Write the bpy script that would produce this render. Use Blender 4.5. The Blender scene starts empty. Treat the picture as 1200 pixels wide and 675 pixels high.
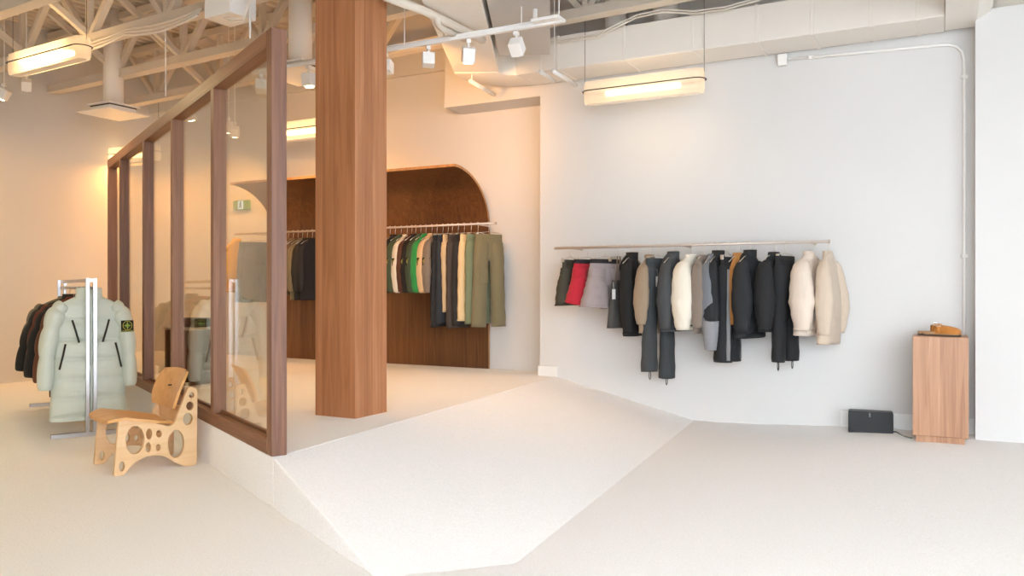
import bpy, bmesh, math, random
from mathutils import Vector, Matrix, noise
PI = math.pi
R = math.radians
SC = bpy.context.scene
COL = SC.collection
random.seed(7)

# ------------------------------------------------------------------ geometry of the place
F, CX, CY, CAMZ = 950.0, 600.0, 337.5, 1.25
A = R(27.8)
E1 = Vector((math.cos(A), -math.sin(A), 0))      # along the long wall, to the right
E2 = Vector((math.sin(A), math.cos(A), 0))       # into the long wall
ROT1 = -A                                         # z rotation of a frame whose x runs along E1
N_MAIN, N_BACK, N_FRONTED = 8.116, 8.54, 7.84
Z_UP = 0.279                                      # raised floor
PD = Vector((-0.569, 0.822, 0)).normalized()      # along the glass partition, away from the street
PN = Vector((PD.y, -PD.x, 0))                     # to the right of the partition
ROTP = math.atan2(PD.y, PD.x)

def W(s, n, z=0.0):
    v = E1 * s + E2 * n
    return Vector((v.x, v.y, z))
def ray(px):
    return (px - CX) / F
def at_n(px, n, z=0.0):
    d = n / (E2.x * ray(px) + E2.y)
    return Vector((ray(px) * d, d, z))
def s_at(px, n):
    return at_n(px, n).dot(E1)
def at_z(px, py, z):
    d = (CAMZ - z) * F / (py - CY)
    return Vector((ray(px) * d, d, z))

# ------------------------------------------------------------------ helpers
class MB:
    def __init__(self):
        self.bm = bmesh.new()
    def box(self, c, s, rot=None):
        M = Matrix.Translation(Vector(c))
        if rot is not None:
            M = M @ (rot.to_4x4() if hasattr(rot, 'to_4x4') else rot)
        M = M @ Matrix.Diagonal((s[0], s[1], s[2], 1))
        bmesh.ops.create_cube(self.bm, size=1.0, matrix=M)
        return self
    def bar(self, a, b, w, h, up=Vector((0, 0, 1))):
        a, b = Vector(a), Vector(b)
        d = b - a
        x = d.normalized()
        y = up.cross(x)
        if y.length < 1e-4:
            y = Vector((0, 1, 0))
        y.normalize()
        z = x.cross(y)
        M = Matrix((x, y, z)).transposed().to_4x4()
        return self.box((a + b) / 2, (d.length, w, h), M)
    def loft(self, rings, cap0=True, cap1=True, closed=True):
        bm = self.bm
        vs = [[bm.verts.new(p) for p in r] for r in rings]
        n = len(vs[0])
        for i in range(len(vs) - 1):
            for j in range(n if closed else n - 1):
                k = (j + 1) % n
                bm.faces.new((vs[i][j], vs[i][k], vs[i + 1][k], vs[i + 1][j]))
        if closed and cap0:
            bm.faces.new(vs[0][::-1])
        if closed and cap1:
            bm.faces.new(vs[-1])
        return self
    def tube(self, pts, rad, seg=8, flat=1.0, flat_axis=None, cap=True):
        pts = [Vector(p) for p in pts]
        n = len(pts)
        rad = rad if isinstance(rad, (list, tuple)) else [rad] * n
        rings, prev = [], None
        for i, p in enumerate(pts):
            t = (pts[min(i + 1, n - 1)] - pts[max(i - 1, 0)]).normalized()
            if prev is None:
                u = Vector((0, 0, 1)) if abs(t.z) < 0.9 else Vector((1, 0, 0))
                if flat_axis is not None:
                    u = Vector(flat_axis)
                u = (u - t * u.dot(t)).normalized()
            else:
                u = (prev - t * prev.dot(t)).normalized()
            prev = u
            v = t.cross(u)
            rings.append([p + u * (math.cos(2 * PI * k / seg) * rad[i] * flat) + v * (math.sin(2 * PI * k / seg) * rad[i]) for k in range(seg)])
        return self.loft(rings, cap, cap)
    def cyl(self, a, b, r, seg=16, r2=None):
        return self.tube([a, b], [r, r if r2 is None else r2], seg)
    def prism(self, pts, z0, z1):
        return self.loft([[Vector((p[0], p[1], z0)) for p in pts], [Vector((p[0], p[1], z1)) for p in pts]])
    def sphere(self, c, r, sx=1, sy=1, sz=1, seg=16):
        M = Matrix.Translation(Vector(c)) @ Matrix.Diagonal((sx, sy, sz, 1))
        bmesh.ops.create_uvsphere(self.bm, u_segments=seg, v_segments=seg // 2, radius=r, matrix=M)
        return self
    def build(self, name, mat, parent=None, smooth=False, bevel=0, loc=None, rotz=None, label=None):
        bm = self.bm
        bmesh.ops.recalc_face_normals(bm, faces=bm.faces)
        me = bpy.data.meshes.new(name)
        bm.to_mesh(me)
        bm.free()
        if smooth:
            for p in me.polygons:
                p.use_smooth = True
        me.materials.append(mat)
        o = bpy.data.objects.new(name, me)
        COL.objects.link(o)
        if parent is not None:
            o.parent = parent
        if loc is not None:
            o.location = loc
        if rotz is not None:
            o.rotation_euler.z = rotz
        if bevel:
            m = o.modifiers.new('bevel', 'BEVEL')
            m.width = bevel
            m.segments = 2
            m.limit_method = 'ANGLE'
            m.angle_limit = R(40)
        if label:
            o['label'] = label
        return o

def smoothed(o, ang=35):
    for p in o.data.polygons:
        p.use_smooth = True
    m = o.modifiers.new('edges', 'EDGE_SPLIT')
    m.split_angle = R(ang)
    return o

def tag(o, label, cat, group=None, kind=None):
    o['label'] = label
    o['category'] = cat
    if group:
        o['group'] = group
    if kind:
        o['kind'] = kind
    return o

def thing(name, label, cat, loc=(0, 0, 0), rotz=0.0, group=None):
    o = bpy.data.objects.new(name, None)
    o.empty_display_size = 0.05
    COL.objects.link(o)
    o.location = loc
    o.rotation_euler.z = rotz
    return tag(o, label, cat, group)

def struct(o):
    o['kind'] = 'structure'
    return o

def copy_thing(root, loc, rotz, label):
    def rec(o, par):
        c = o.copy()
        COL.objects.link(c)
        c.parent = par
        for ch in kids.get(o.name, []):
            rec(ch, c)
        return c
    kids = {}
    for o in bpy.data.objects:
        if o.parent:
            kids.setdefault(o.parent.name, []).append(o)
    c = rec(root, None)
    c.location = loc
    c.rotation_euler.z = rotz
    c['label'] = label
    return c

def curve_plate(name, outline, holes, thick, mat, parent, bevel=0.0):
    """plate cut from sheet in the local XZ plane, thickness along Y"""
    cu = bpy.data.curves.new(name + '_c', 'CURVE')
    cu.dimensions = '2D'
    cu.fill_mode = 'BOTH'
    cu.extrude = thick / 2 - bevel
    cu.bevel_depth = bevel
    cu.bevel_resolution = 1
    for pts in [outline] + holes:
        sp = cu.splines.new('POLY')
        sp.points.add(len(pts) - 1)
        for q, p in zip(sp.points, pts):
            q.co = (p[0], p[1], 0, 1)
        sp.use_cyclic_u = True
    tmp = bpy.data.objects.new('tmp', cu)
    COL.objects.link(tmp)
    bpy.context.view_layer.update()
    dg = bpy.context.evaluated_depsgraph_get()
    me = bpy.data.meshes.new_from_object(tmp.evaluated_get(dg))
    me.name = name
    me.transform(Matrix.Rotation(PI / 2, 4, 'X'))
    COL.objects.unlink(tmp)
    bpy.data.objects.remove(tmp)
    me.materials.clear()
    me.materials.append(mat)
    o = bpy.data.objects.new(name, me)
    COL.objects.link(o)
    o.parent = parent
    return o

def ellipse(cx, cy, rx, ry, n=28):
    return [(cx + rx * math.cos(2 * PI * k / n), cy + ry * math.sin(2 * PI * k / n)) for k in range(n)]

def rounded(pts, r, n=5):
    out = []
    m = len(pts)
    for i in range(m):
        p = Vector(pts[i]); a = Vector(pts[i - 1]); b = Vector(pts[(i + 1) % m])
        ri = r[i] if isinstance(r, (list, tuple)) else r
        ri = min(ri, (a - p).length * .48, (b - p).length * .48)
        p0 = p + (a - p).normalized() * ri
        p1 = p + (b - p).normalized() * ri
        for k in range(n + 1):
            t = k / n
            q = p0 * (1 - t) ** 2 + p * 2 * t * (1 - t) + p1 * t * t
            out.append((q.x, q.y))
    return out

def text_mesh(name, body, size, mat, parent, loc, rot, extrude=0.0004):
    cu = bpy.data.curves.new(name + '_t', 'FONT')
    cu.body = body
    cu.size = size
    cu.align_x = 'CENTER'
    cu.align_y = 'CENTER'
    cu.extrude = extrude
    tmp = bpy.data.objects.new('tmp', cu)
    COL.objects.link(tmp)
    bpy.context.view_layer.update()
    dg = bpy.context.evaluated_depsgraph_get()
    me = bpy.data.meshes.new_from_object(tmp.evaluated_get(dg))
    COL.objects.unlink(tmp)
    bpy.data.objects.remove(tmp)
    me.name = name
    me.materials.clear()
    me.materials.append(mat)
    o = bpy.data.objects.new(name, me)
    COL.objects.link(o)
    o.parent = parent
    o.location = loc
    o.rotation_euler = rot
    return o

# ------------------------------------------------------------------ materials
def lin(c):
    f = lambda v: v / 12.92 if v <= 0.04045 else ((v + 0.055) / 1.055) ** 2.4
    return tuple(f(v / 255.0) for v in c) + (1.0,)

def new_mat(name):
    m = bpy.data.materials.new(name)
    m.use_nodes = True
    nt = m.node_tree
    b = nt.nodes['Principled BSDF']
    return m, nt, b

def N(nt, t, **kw):
    n = nt.nodes.new(t)
    for k, v in kw.items():
        setattr(n, k, v)
    return n

def noise_bump(nt, b, scale, strength, dist=0.01, detail=4, coord='Object', vec=None):
    tc = N(nt, 'ShaderNodeTexCoord')
    nz = N(nt, 'ShaderNodeTexNoise')
    nz.inputs['Scale'].default_value = scale
    nz.inputs['Detail'].default_value = detail
    nt.links.new(vec or tc.outputs[coord], nz.inputs['Vector'])
    bp = N(nt, 'ShaderNodeBump')
    bp.inputs['Strength'].default_value = strength
    bp.inputs['Distance'].default_value = dist
    nt.links.new(nz.outputs['Fac'], bp.inputs['Height'])
    nt.links.new(bp.outputs['Normal'], b.inputs['Normal'])
    return nz

def paint(name, rgb, rough=0.55, bump=0.06, scale=60, vary=0.03):
    m, nt, b = new_mat(name)
    b.inputs['Roughness'].default_value = rough
    nz = noise_bump(nt, b, scale, bump, 0.004)
    c = lin(rgb)
    tc = N(nt, 'ShaderNodeTexCoord')
    n2 = N(nt, 'ShaderNodeTexNoise')
    n2.inputs['Scale'].default_value = 1.7
    nt.links.new(tc.outputs['Object'], n2.inputs['Vector'])
    mx = N(nt, 'ShaderNodeMix', data_type='RGBA')
    mx.inputs['A'].default_value = tuple(v * (1 - vary) for v in c[:3]) + (1,)
    mx.inputs['B'].default_value = tuple(min(1, v * (1 + vary)) for v in c[:3]) + (1,)
    nt.links.new(n2.outputs['Fac'], mx.inputs['Factor'])
    nt.links.new(mx.outputs['Result'], b.inputs['Base Color'])
    return m

def cloth(name, rgb, rough=0.85, weave=420, bump=0.25, wrinkle=9.0, sheen=0.15):
    m, nt, b = new_mat(name)
    b.inputs['Roughness'].default_value = rough
    b.inputs['Sheen Weight'].default_value = sheen if sum(rgb) > 240 else 0.0
    c = lin(rgb)
    tc = N(nt, 'ShaderNodeTexCoord')
    n1 = N(nt, 'ShaderNodeTexNoise'); n1.inputs['Scale'].default_value = weave
    n2 = N(nt, 'ShaderNodeTexNoise'); n2.inputs['Scale'].default_value = wrinkle; n2.inputs['Detail'].default_value = 3
    mp = N(nt, 'ShaderNodeMapping'); mp.inputs['Scale'].default_value = (1, 1, .35)
    nt.links.new(tc.outputs['Object'], mp.inputs['Vector'])
    nt.links.new(tc.outputs['Object'], n1.inputs['Vector'])
    nt.links.new(mp.outputs['Vector'], n2.inputs['Vector'])
    mx = N(nt, 'ShaderNodeMix', data_type='RGBA')
    mx.inputs['A'].default_value = tuple(v * .82 for v in c[:3]) + (1,)
    mx.inputs['B'].default_value = tuple(min(1, v * 1.12) for v in c[:3]) + (1,)
    nt.links.new(n1.outputs['Fac'], mx.inputs['Factor'])
    nt.links.new(mx.outputs['Result'], b.inputs['Base Color'])
    b1 = N(nt, 'ShaderNodeBump'); b1.inputs['Strength'].default_value = bump; b1.inputs['Distance'].default_value = .002
    b2 = N(nt, 'ShaderNodeBump'); b2.inputs['Strength'].default_value = .55; b2.inputs['Distance'].default_value = .03
    nt.links.new(n2.outputs['Fac'], b2.inputs['Height'])
    nt.links.new(n1.outputs['Fac'], b1.inputs['Height'])
    nt.links.new(b2.outputs['Normal'], b1.inputs['Normal'])
    nt.links.new(b1.outputs['Normal'], b.inputs['Normal'])
    return m

def wood(name, dark, mid, light, axis='Z', plank=0.09, rough=0.45, grain=1.0, contrast=1.0):
    """planks side by side, grain along the axis"""
    m, nt, b = new_mat(name)
    b.inputs['Roughness'].default_value = rough
    tc = N(nt, 'ShaderNodeTexCoord')
    sep = N(nt, 'ShaderNodeSeparateXYZ')
    nt.links.new(tc.outputs['Object'], sep.inputs[0])
    others = [a for a in 'XYZ' if a != axis]
    # plank id from the sum of the two cross axes
    ad = N(nt, 'ShaderNodeMath', operation='ADD')
    nt.links.new(sep.outputs[others[0]], ad.inputs[0]); nt.links.new(sep.outputs[others[1]], ad.inputs[1])
    dv = N(nt, 'ShaderNodeMath', operation='DIVIDE'); dv.inputs[1].default_value = plank
    nt.links.new(ad.outputs[0], dv.inputs[0])
    fl = N(nt, 'ShaderNodeMath', operation='FLOOR')
    nt.links.new(dv.outputs[0], fl.inputs[0])
    wn = N(nt, 'ShaderNodeTexWhiteNoise', noise_dimensions='1D')
    nt.links.new(fl.outputs[0], wn.inputs['W'])
    mp = N(nt, 'ShaderNodeMapping')
    sc = {'X': (1.2, 26, 26), 'Y': (26, 1.2, 26), 'Z': (26, 26, 1.2)}[axis]
    mp.inputs['Scale'].default_value = tuple(v * grain for v in sc)
    off = N(nt, 'ShaderNodeVectorMath', operation='MULTIPLY_ADD')
    off.inputs[1].default_value = (1, 1, 1)
    nt.links.new(tc.outputs['Object'], off.inputs[0])
    cmb = N(nt, 'ShaderNodeMath', operation='MULTIPLY'); cmb.inputs[1].default_value = 7.3
    nt.links.new(wn.outputs['Value'], cmb.inputs[0])
    nt.links.new(cmb.outputs[0], off.inputs[2])
    nt.links.new(off.outputs[0], mp.inputs['Vector'])
    n1 = N(nt, 'ShaderNodeTexNoise'); n1.inputs['Scale'].default_value = 1.0; n1.inputs['Detail'].default_value = 6; n1.inputs['Distortion'].default_value = 1.1
    nt.links.new(mp.outputs['Vector'], n1.inputs['Vector'])
    mixf = N(nt, 'ShaderNodeMath', operation='MULTIPLY_ADD')
    mixf.inputs[1].default_value = 0.45 * contrast
    sb = N(nt, 'ShaderNodeMath', operation='MULTIPLY_ADD'); sb.inputs[1].default_value = 0.95; sb.inputs[2].default_value = -0.2 * contrast
    nt.links.new(n1.outputs['Fac'], sb.inputs[0])
    nt.links.new(wn.outputs['Value'], mixf.inputs[0])
    nt.links.new(sb.outputs[0], mixf.inputs[2])
    cr = N(nt, 'ShaderNodeValToRGB')
    cr.color_ramp.elements[0].position = 0.15; cr.color_ramp.elements[0].color = lin(dark)
    cr.color_ramp.elements[1].position = 0.9; cr.color_ramp.elements[1].color = lin(light)
    e = cr.color_ramp.elements.new(0.5); e.color = lin(mid)
    nt.links.new(mixf.outputs[0], cr.inputs['Fac'])
    nt.links.new(cr.outputs['Color'], b.inputs['Base Color'])
    bp = N(nt, 'ShaderNodeBump'); bp.inputs['Strength'].default_value = .12; bp.inputs['Distance'].default_value = .003
    nt.links.new(n1.outputs['Fac'], bp.inputs['Height'])
    nt.links.new(bp.outputs['Normal'], b.inputs['Normal'])
    return m

def metal(name, rgb, rough=0.3, met=1.0):
    m, nt, b = new_mat(name)
    b.inputs['Metallic'].default_value = met
    nz = noise_bump(nt, b, 120, .04, .002)
    mr = N(nt, 'ShaderNodeMapRange')
    mr.inputs['To Min'].default_value = rough * .8
    mr.inputs['To Max'].default_value = rough * 1.25
    nt.links.new(nz.outputs['Fac'], mr.inputs['Value'])
    nt.links.new(mr.outputs['Result'], b.inputs['Roughness'])
    b.inputs['Base Color'].default_value = lin(rgb)
    return m

def emit(name, rgb, strength):
    m = bpy.data.materials.new(name)
    m.use_nodes = True
    nt = m.node_tree
    nt.nodes.clear()
    o = N(nt, 'ShaderNodeOutputMaterial')
    e = N(nt, 'ShaderNodeEmission')
    e.inputs['Color'].default_value = rgb + (1,)
    e.inputs['Strength'].default_value = strength
    nt.links.new(e.outputs[0], o.inputs['Surface'])
    return m

M_WALL = paint('white_wall_paint', (212, 210, 207), .6)
M_CEIL = paint('cream_ceiling_paint', (214, 204, 190), .6, .25, 25, .06)
M_DUCT = paint('white_duct_paint', (236, 230, 221), .5, .05)
M_DUCTSHADE = paint('duct_underside_shade', (186, 184, 180), .45, .2, 14, .1)  # grey that paints the shade under the white duct
M_WHITE = paint('white_enamel', (238, 236, 232), .35, .02)
M_BASE = paint('baseboard_paint', (232, 231, 228), .4)
M_DARKSLOT = paint('dark_slot', (54, 44, 36), .7)

def carpet():
    m, nt, b = new_mat('white_pile_carpet')
    b.inputs['Roughness'].default_value = .95
    b.inputs['Sheen Weight'].default_value = .2
    tc = N(nt, 'ShaderNodeTexCoord')
    n1 = N(nt, 'ShaderNodeTexNoise'); n1.inputs['Scale'].default_value = 90; n1.inputs['Detail'].default_value = 5; n1.inputs['Roughness'].default_value = .7
    n2 = N(nt, 'ShaderNodeTexNoise'); n2.inputs['Scale'].default_value = 9; n2.inputs['Detail'].default_value = 4
    for n in (n1, n2):
        nt.links.new(tc.outputs['Object'], n.inputs['Vector'])
    cr = N(nt, 'ShaderNodeValToRGB')
    cr.color_ramp.elements[0].position = .3; cr.color_ramp.elements[0].color = lin((240, 238, 236))
    cr.color_ramp.elements[1].position = .62; cr.color_ramp.elements[1].color = lin((253, 252, 252))
    nt.links.new(n1.outputs['Fac'], cr.inputs['Fac'])
    nt.links.new(cr.outputs['Color'], b.inputs['Base Color'])
    b1 = N(nt, 'ShaderNodeBump'); b1.inputs['Strength'].default_value = .5; b1.inputs['Distance'].default_value = .01
    b2 = N(nt, 'ShaderNodeBump'); b2.inputs['Strength'].default_value = .12; b2.inputs['Distance'].default_value = .03
    nt.links.new(n1.outputs['Fac'], b1.inputs['Height']); nt.links.new(n2.outputs['Fac'], b2.inputs['Height'])
    nt.links.new(b2.outputs['Normal'], b1.inputs['Normal']); nt.links.new(b1.outputs['Normal'], b.inputs['Normal'])
    return m
M_CARPET = carpet()

M_COL = wood('walnut_boards_upright', (138, 86, 52), (166, 110, 72), (190, 136, 98), 'Z', .105, .45, .8, .55)
M_WALZ = wood('walnut_post', (92, 58, 40), (124, 82, 58), (154, 110, 82), 'Z', .4)
M_WALX = wood('walnut_rail', (96, 60, 38), (126, 82, 56), (152, 106, 76), 'X', .4)
M_PANEL = wood('dark_oak_veneer', (84, 50, 26), (112, 72, 40), (136, 92, 56), 'Z', .3, .42, .9)
M_EDGE = wood('plywood_edge', (150, 106, 66), (180, 136, 92), (200, 160, 116), 'Z', .4)
M_PED = wood('pedestal_veneer', (150, 104, 74), (178, 132, 98), (198, 156, 122), 'Z', .2, .45, 1.1, .7)
M_TABLE = wood('brown_display_wood', (66, 40, 22), (88, 56, 32), (110, 74, 44), 'Z', .3)
M_PLY = wood('birch_plywood_side', (206, 164, 114), (222, 184, 138), (232, 200, 158), 'X', 2.0, .5, .6, .5)
M_PLYTOP = wood('birch_plywood_seat', (196, 138, 76), (214, 160, 98), (226, 178, 120), 'X', 2.0, .45, .6, .5)
M_STEEL = metal('brushed_steel', (176, 174, 174), .3)
M_RAIL = metal('rail_steel', (206, 192, 180), .45, .35)
M_HANG = metal('hanger_wire', (222, 214, 204), .3)
M_BLACK = paint('black_plastic', (28, 28, 30), .45, .1, 200)
M_DARKMETAL = paint('dark_loop_metal', (44, 36, 32), .4)
M_CABLE = paint('white_cable', (226, 218, 206), .5)

def glass():
    m = bpy.data.materials.new('partition_glass')
    m.use_nodes = True
    nt = m.node_tree
    nt.nodes.clear()
    o = N(nt, 'ShaderNodeOutputMaterial')
    t = N(nt, 'ShaderNodeBsdfTransparent'); t.inputs['Color'].default_value = (.93, .915, .86, 1)
    g = N(nt, 'ShaderNodeBsdfGlossy'); g.inputs['Roughness'].default_value = 0.0
    g.inputs['Color'].default_value = (1, 1, 1, 1)
    lw = N(nt, 'ShaderNodeLayerWeight'); lw.inputs['Blend'].default_value = .5
    pw = N(nt, 'ShaderNodeMath', operation='POWER'); pw.inputs[1].default_value = 5
    fr = N(nt, 'ShaderNodeMath', operation='MULTIPLY_ADD'); fr.inputs[1].default_value = .94; fr.inputs[2].default_value = .04
    nt.links.new(lw.outputs['Facing'], pw.inputs[0]); nt.links.new(pw.outputs[0], fr.inputs[0])
    mx = N(nt, 'ShaderNodeMixShader')
    nt.links.new(fr.outputs[0], mx.inputs[0]); nt.links.new(t.outputs[0], mx.inputs[1]); nt.links.new(g.outputs[0], mx.inputs[2])
    nt.links.new(mx.outputs[0], o.inputs['Surface'])
    return m
M_GLASS = glass()

WARM = (1.0, 0.56, 0.24)
SPOT = {'spot_back': (118, (1, .47, .13)), 'spot_left': (27, (1, .44, .07)), 'spot_floor': (84, (1, .6, .28))}
def shade_mat():
    m = bpy.data.materials.new('frosted_tube')
    m.use_nodes = True
    nt = m.node_tree
    nt.nodes.clear()
    o = N(nt, 'ShaderNodeOutputMaterial')
    t = N(nt, 'ShaderNodeBsdfTransparent'); t.inputs['Color'].default_value = (1, .97, .92, 1)
    d = N(nt, 'ShaderNodeBsdfTranslucent'); d.inputs['Color'].default_value = (.95, .88, .78, 1)
    e = N(nt, 'ShaderNodeEmission'); e.inputs['Color'].default_value = (1, .74, .46, 1); e.inputs['Strength'].default_value = .22
    mx = N(nt, 'ShaderNodeMixShader'); mx.inputs[0].default_value = .4
    ad = N(nt, 'ShaderNodeAddShader')
    nt.links.new(t.outputs[0], mx.inputs[1]); nt.links.new(d.outputs[0], mx.inputs[2])
    nt.links.new(mx.outputs[0], ad.inputs[0]); nt.links.new(e.outputs[0], ad.inputs[1])
    nt.links.new(ad.outputs[0], o.inputs['Surface'])
    return m
M_SHADE = shade_mat()
M_LED = emit('lamp_core', (1.0, .64, .28), 24.0)
M_LEDW = emit('lamp_core_by_wall', (1.0, .74, .44), 4.0)
M_LEDB = emit('lamp_core_by_back_wall', (1.0, .64, .28), 9.0)
M_BULB = emit('spot_bulb', (1.0, .80, .52), 22.0)

# ------------------------------------------------------------------ room shell
S_LEFT = -10.82
S_RIGHT = 4.2
Z_TOP = 4.80
def slab(name, s0, s1, n0, n1, z0, z1, mat, bevel=0):
    b = MB()
    b.box(((s0 + s1) / 2, (n0 + n1) / 2, (z0 + z1) / 2), (abs(s1 - s0), abs(n1 - n0), abs(z1 - z0)))
    return b.build(name, mat, rotz=ROT1, bevel=bevel)

# lower floor: carpet, dipping a little in front of the long wall
def sstep(a, b, x):
    t = max(0, min(1, (x - a) / (b - a)))
    return t * t * (3 - 2 * t)
P_END = at_z(318, 535.5, Z_UP)                 # outer corner of the partition's end post
def floor_z(x, y):
    d = (Vector((x, y, 0)) - P_END).dot(PN)    # right of the partition line
    f = sstep(0.0, .7, d)
    g = 1 - .75 * sstep(1.9, 3.6, x)
    return -.09 * f * g
b = MB()
gx, gy = 64, 64
rows = []
for j in range(gy + 1):
    y = -5 + 22 * j / gy
    rows.append([Vector((-12 + 22 * i / gx, y, floor_z(-12 + 22 * i / gx, y))) for i in range(gx + 1)])
b.loft(rows, closed=False)
struct(b.build('floor', M_CARPET, smooth=True))

# raised floor + ramp
p1 = P_END - PD * 0.03 + PN * 0.0
w1 = at_n(652, N_MAIN) + E2 * .2
far = P_END + PD * 11.5
crest_a = p1
BZ = -.09
q1 = at_z(586, 675, BZ); q2 = at_z(812, 494, BZ)
qd = (q2 - q1).normalized()
# ramp's outer edge runs on along the partition line until it meets the bottom crease
def meet(p, d, q, e):
    den = d.x * e.y - d.y * e.x
    t = ((q.x - p.x) * e.y - (q.y - p.y) * e.x) / den
    return p + d * t
b0 = meet(p1, -PD, q1, qd); b0.z = BZ
w2 = q2 + qd * .6
pts_top = [p1, w1, W(s_at(633, N_MAIN), N_BACK + .3), W(S_LEFT - .3, N_BACK + .3), far]
b = MB()
b.prism([(p.x, p.y) for p in pts_top], -.3, Z_UP)
o = struct(b.build('floor_raised', M_CARPET, bevel=.008))
# ramp wedge
b = MB()
def v3(p, z):
    return Vector((p.x, p.y, z))
ext0 = b0 + (b0 - p1).normalized() * .12
ext1 = w2 + (w2 - w1).normalized() * .12
dz0 = BZ - (Z_UP - BZ) * .12 / (b0 - p1).length
dz1 = BZ - (Z_UP - BZ) * .12 / (w2 - w1).length
top = [v3(p1, Z_UP), v3(w1, Z_UP), v3(ext1, dz1), v3(ext0, dz0)]
bot = [v3(p, -.35) for p in (p1, w1, ext1, ext0)]
b.loft([bot, top])
struct(b.build('floor_ramp', M_CARPET, bevel=.01))

s633, s521 = s_at(633, N_MAIN), s_at(521, N_MAIN)
cor = at_n(1143, N_FRONTED)
s_cor = cor.dot(E1)
struct(slab('wall_right', s633, s_cor, N_MAIN, N_MAIN + 1.2, -.4, Z_TOP, M_WALL))
struct(slab('wall_corner', s_cor, S_RIGHT, N_FRONTED, N_FRONTED + 1.4, -.4, 3.58, M_WALL))
struct(slab('trim_1', s_cor, S_RIGHT, N_FRONTED + .25, N_FRONTED + 1.4, 3.58, Z_TOP, M_CEIL))
struct(slab('wall_back', S_LEFT - .3, s633, N_BACK, N_BACK + .3, -.4, Z_TOP, M_WALL))
struct(slab('wall_left', S_LEFT - .3, S_LEFT, -3.2, N_BACK, -.4, Z_TOP, M_WALL))
struct(slab('trim_2', s521, s633, N_MAIN, N_BACK, CAMZ + 2.133, Z_TOP, M_WALL))
struct(slab('trim_3', S_LEFT, s521, N_BACK - .06, N_BACK, 3.95, Z_TOP, M_WALL))
# street side: solid on the left, open shop windows on the right
struct(slab('wall_front', S_LEFT - .3, -1.2, -3.4, -3.1, -.4, Z_TOP, M_WALL))
struct(slab('wall_front_header', -1.2, S_RIGHT, -3.4, -3.1, 4.3, Z_TOP, M_WALL))
struct(slab('wall_window_header', S_RIGHT, S_RIGHT + .3, -3.4, 2.2, 4.3, Z_TOP, M_WALL))
struct(slab('wall_window_side', S_RIGHT, S_RIGHT + .3, 2.2, N_FRONTED + 1.4, -.4, Z_TOP, M_WALL))
struct(slab('wall_daylight_block', -1.4, -1.2, -3.1, -.6, -.4, Z_TOP, M_WALL))  # unseen wall added to keep window daylight off the left room
# baseboards
s_r2 = s_at(985, N_MAIN)
b = MB(); b.box(((s_r2 + s_cor) / 2, N_MAIN - .009, .02), (s_cor - s_r2, .018, .19))
struct(b.build('baseboard_right', M_BASE, rotz=ROT1, bevel=.004))
b = MB(); b.box((s633 + .1, N_MAIN - .009, Z_UP + .05), (.24, .018, .12)); b.box((s633 - .009, (N_MAIN + N_BACK) / 2, Z_UP + .05), (.018, N_BACK - N_MAIN, .12))
struct(b.build('baseboard_recess', M_BASE, rotz=ROT1, bevel=.004))

# corrugated deck
JD = Vector((.853, -.522, 0)).normalized(); JN = Vector((-JD.y, JD.x, 0))
ROTJ = math.atan2(JD.y, JD.x)
b = MB()
prof = []
per = .16
for k in range(-95, 70):
    u = k * per
    prof += [(u, 0), (u + .06, 0), (u + .08, .05), (u + .14, .05)]
b.loft([[Vector((u, -6, z)) for u, z in prof], [Vector((u, 13, z)) for u, z in prof]], closed=False)
struct(b.build('ceiling', M_CEIL, loc=(0, 0, 4.76), rotz=ROTJ))
struct(slab('ceiling_top', S_LEFT - .5, S_RIGHT + .5, -3.6, N_BACK + 1.2, 4.86, 4.95, M_CEIL))

# ------------------------------------------------------------------ roof joists
def joist(off, u0, u1, node_u, label):
    t = thing('roof_joist', label, 'joist', JN * off + Vector((0, 0, 4.0)), ROTJ, 'open web roof joists under the deck')
    b = MB(); b.box(((u0 + u1) / 2, -.035, -.03), (u1 - u0, .05, .1)); b.box(((u0 + u1) / 2, .035, -.03), (u1 - u0, .05, .1)); b.box(((u0 + u1) / 2, 0, -.075), (u1 - u0, .14, .02))
    b.build('bottom_chord', M_CEIL, t, bevel=.004)
    b = MB(); b.box(((u0 + u1) / 2, 0, .68), (u1 - u0, .14, .09))
    b.build('top_chord', M_CEIL, t)
    dmesh = {}
    k0 = int(math.floor((u0 - node_u) / 1.36)); k1 = int(math.ceil((u1 - node_u) / 1.36))
    for k in range(k0, k1 + 1):
        u = node_u + k * 1.36
        if u < u0 + .7 or u > u1 - .7:
            continue
        for typ, du in (('v', 0), ('l', -.62), ('r', .62)):
            if typ not in dmesh:
                b = MB(); b.bar((du * .06, 0, 0), (du, 0, .66), .06, .075 if du else .065, Vector((0, 1, 0)))
                o = b.build('web_bar', M_CEIL, t, bevel=.006)
                dmesh[typ] = o.data
                o.location.x = u
            else:
                o = bpy.data.objects.new('web_bar', dmesh[typ])
                COL.objects.link(o); o.parent = t; o.location.x = u
    return t
def u_at(px, off):
    d = off / (JN.y + JN.x * ray(px))
    return Vector((ray(px) * d, d, 0)).dot(JD)
joist(4.16, -10.5, 3.2, u_at(135, 5.178) + .5, 'cream open-web roof joist in the top left corner, nearest the street')
joist(5.178, -10.9, 4.2, u_at(105, 5.178), 'cream open-web roof joist carrying a bundle of cables behind the left pendant lamp')
joist(6.20, -11.2, 4.6, u_at(215, 6.20), 'cream open-web roof joist passing just above the end post of the glass partition')
joist(7.22, -11.4, 2.9, u_at(440, 7.22), 'cream open-web roof joist running past the wooden column towards the long white duct')
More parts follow.
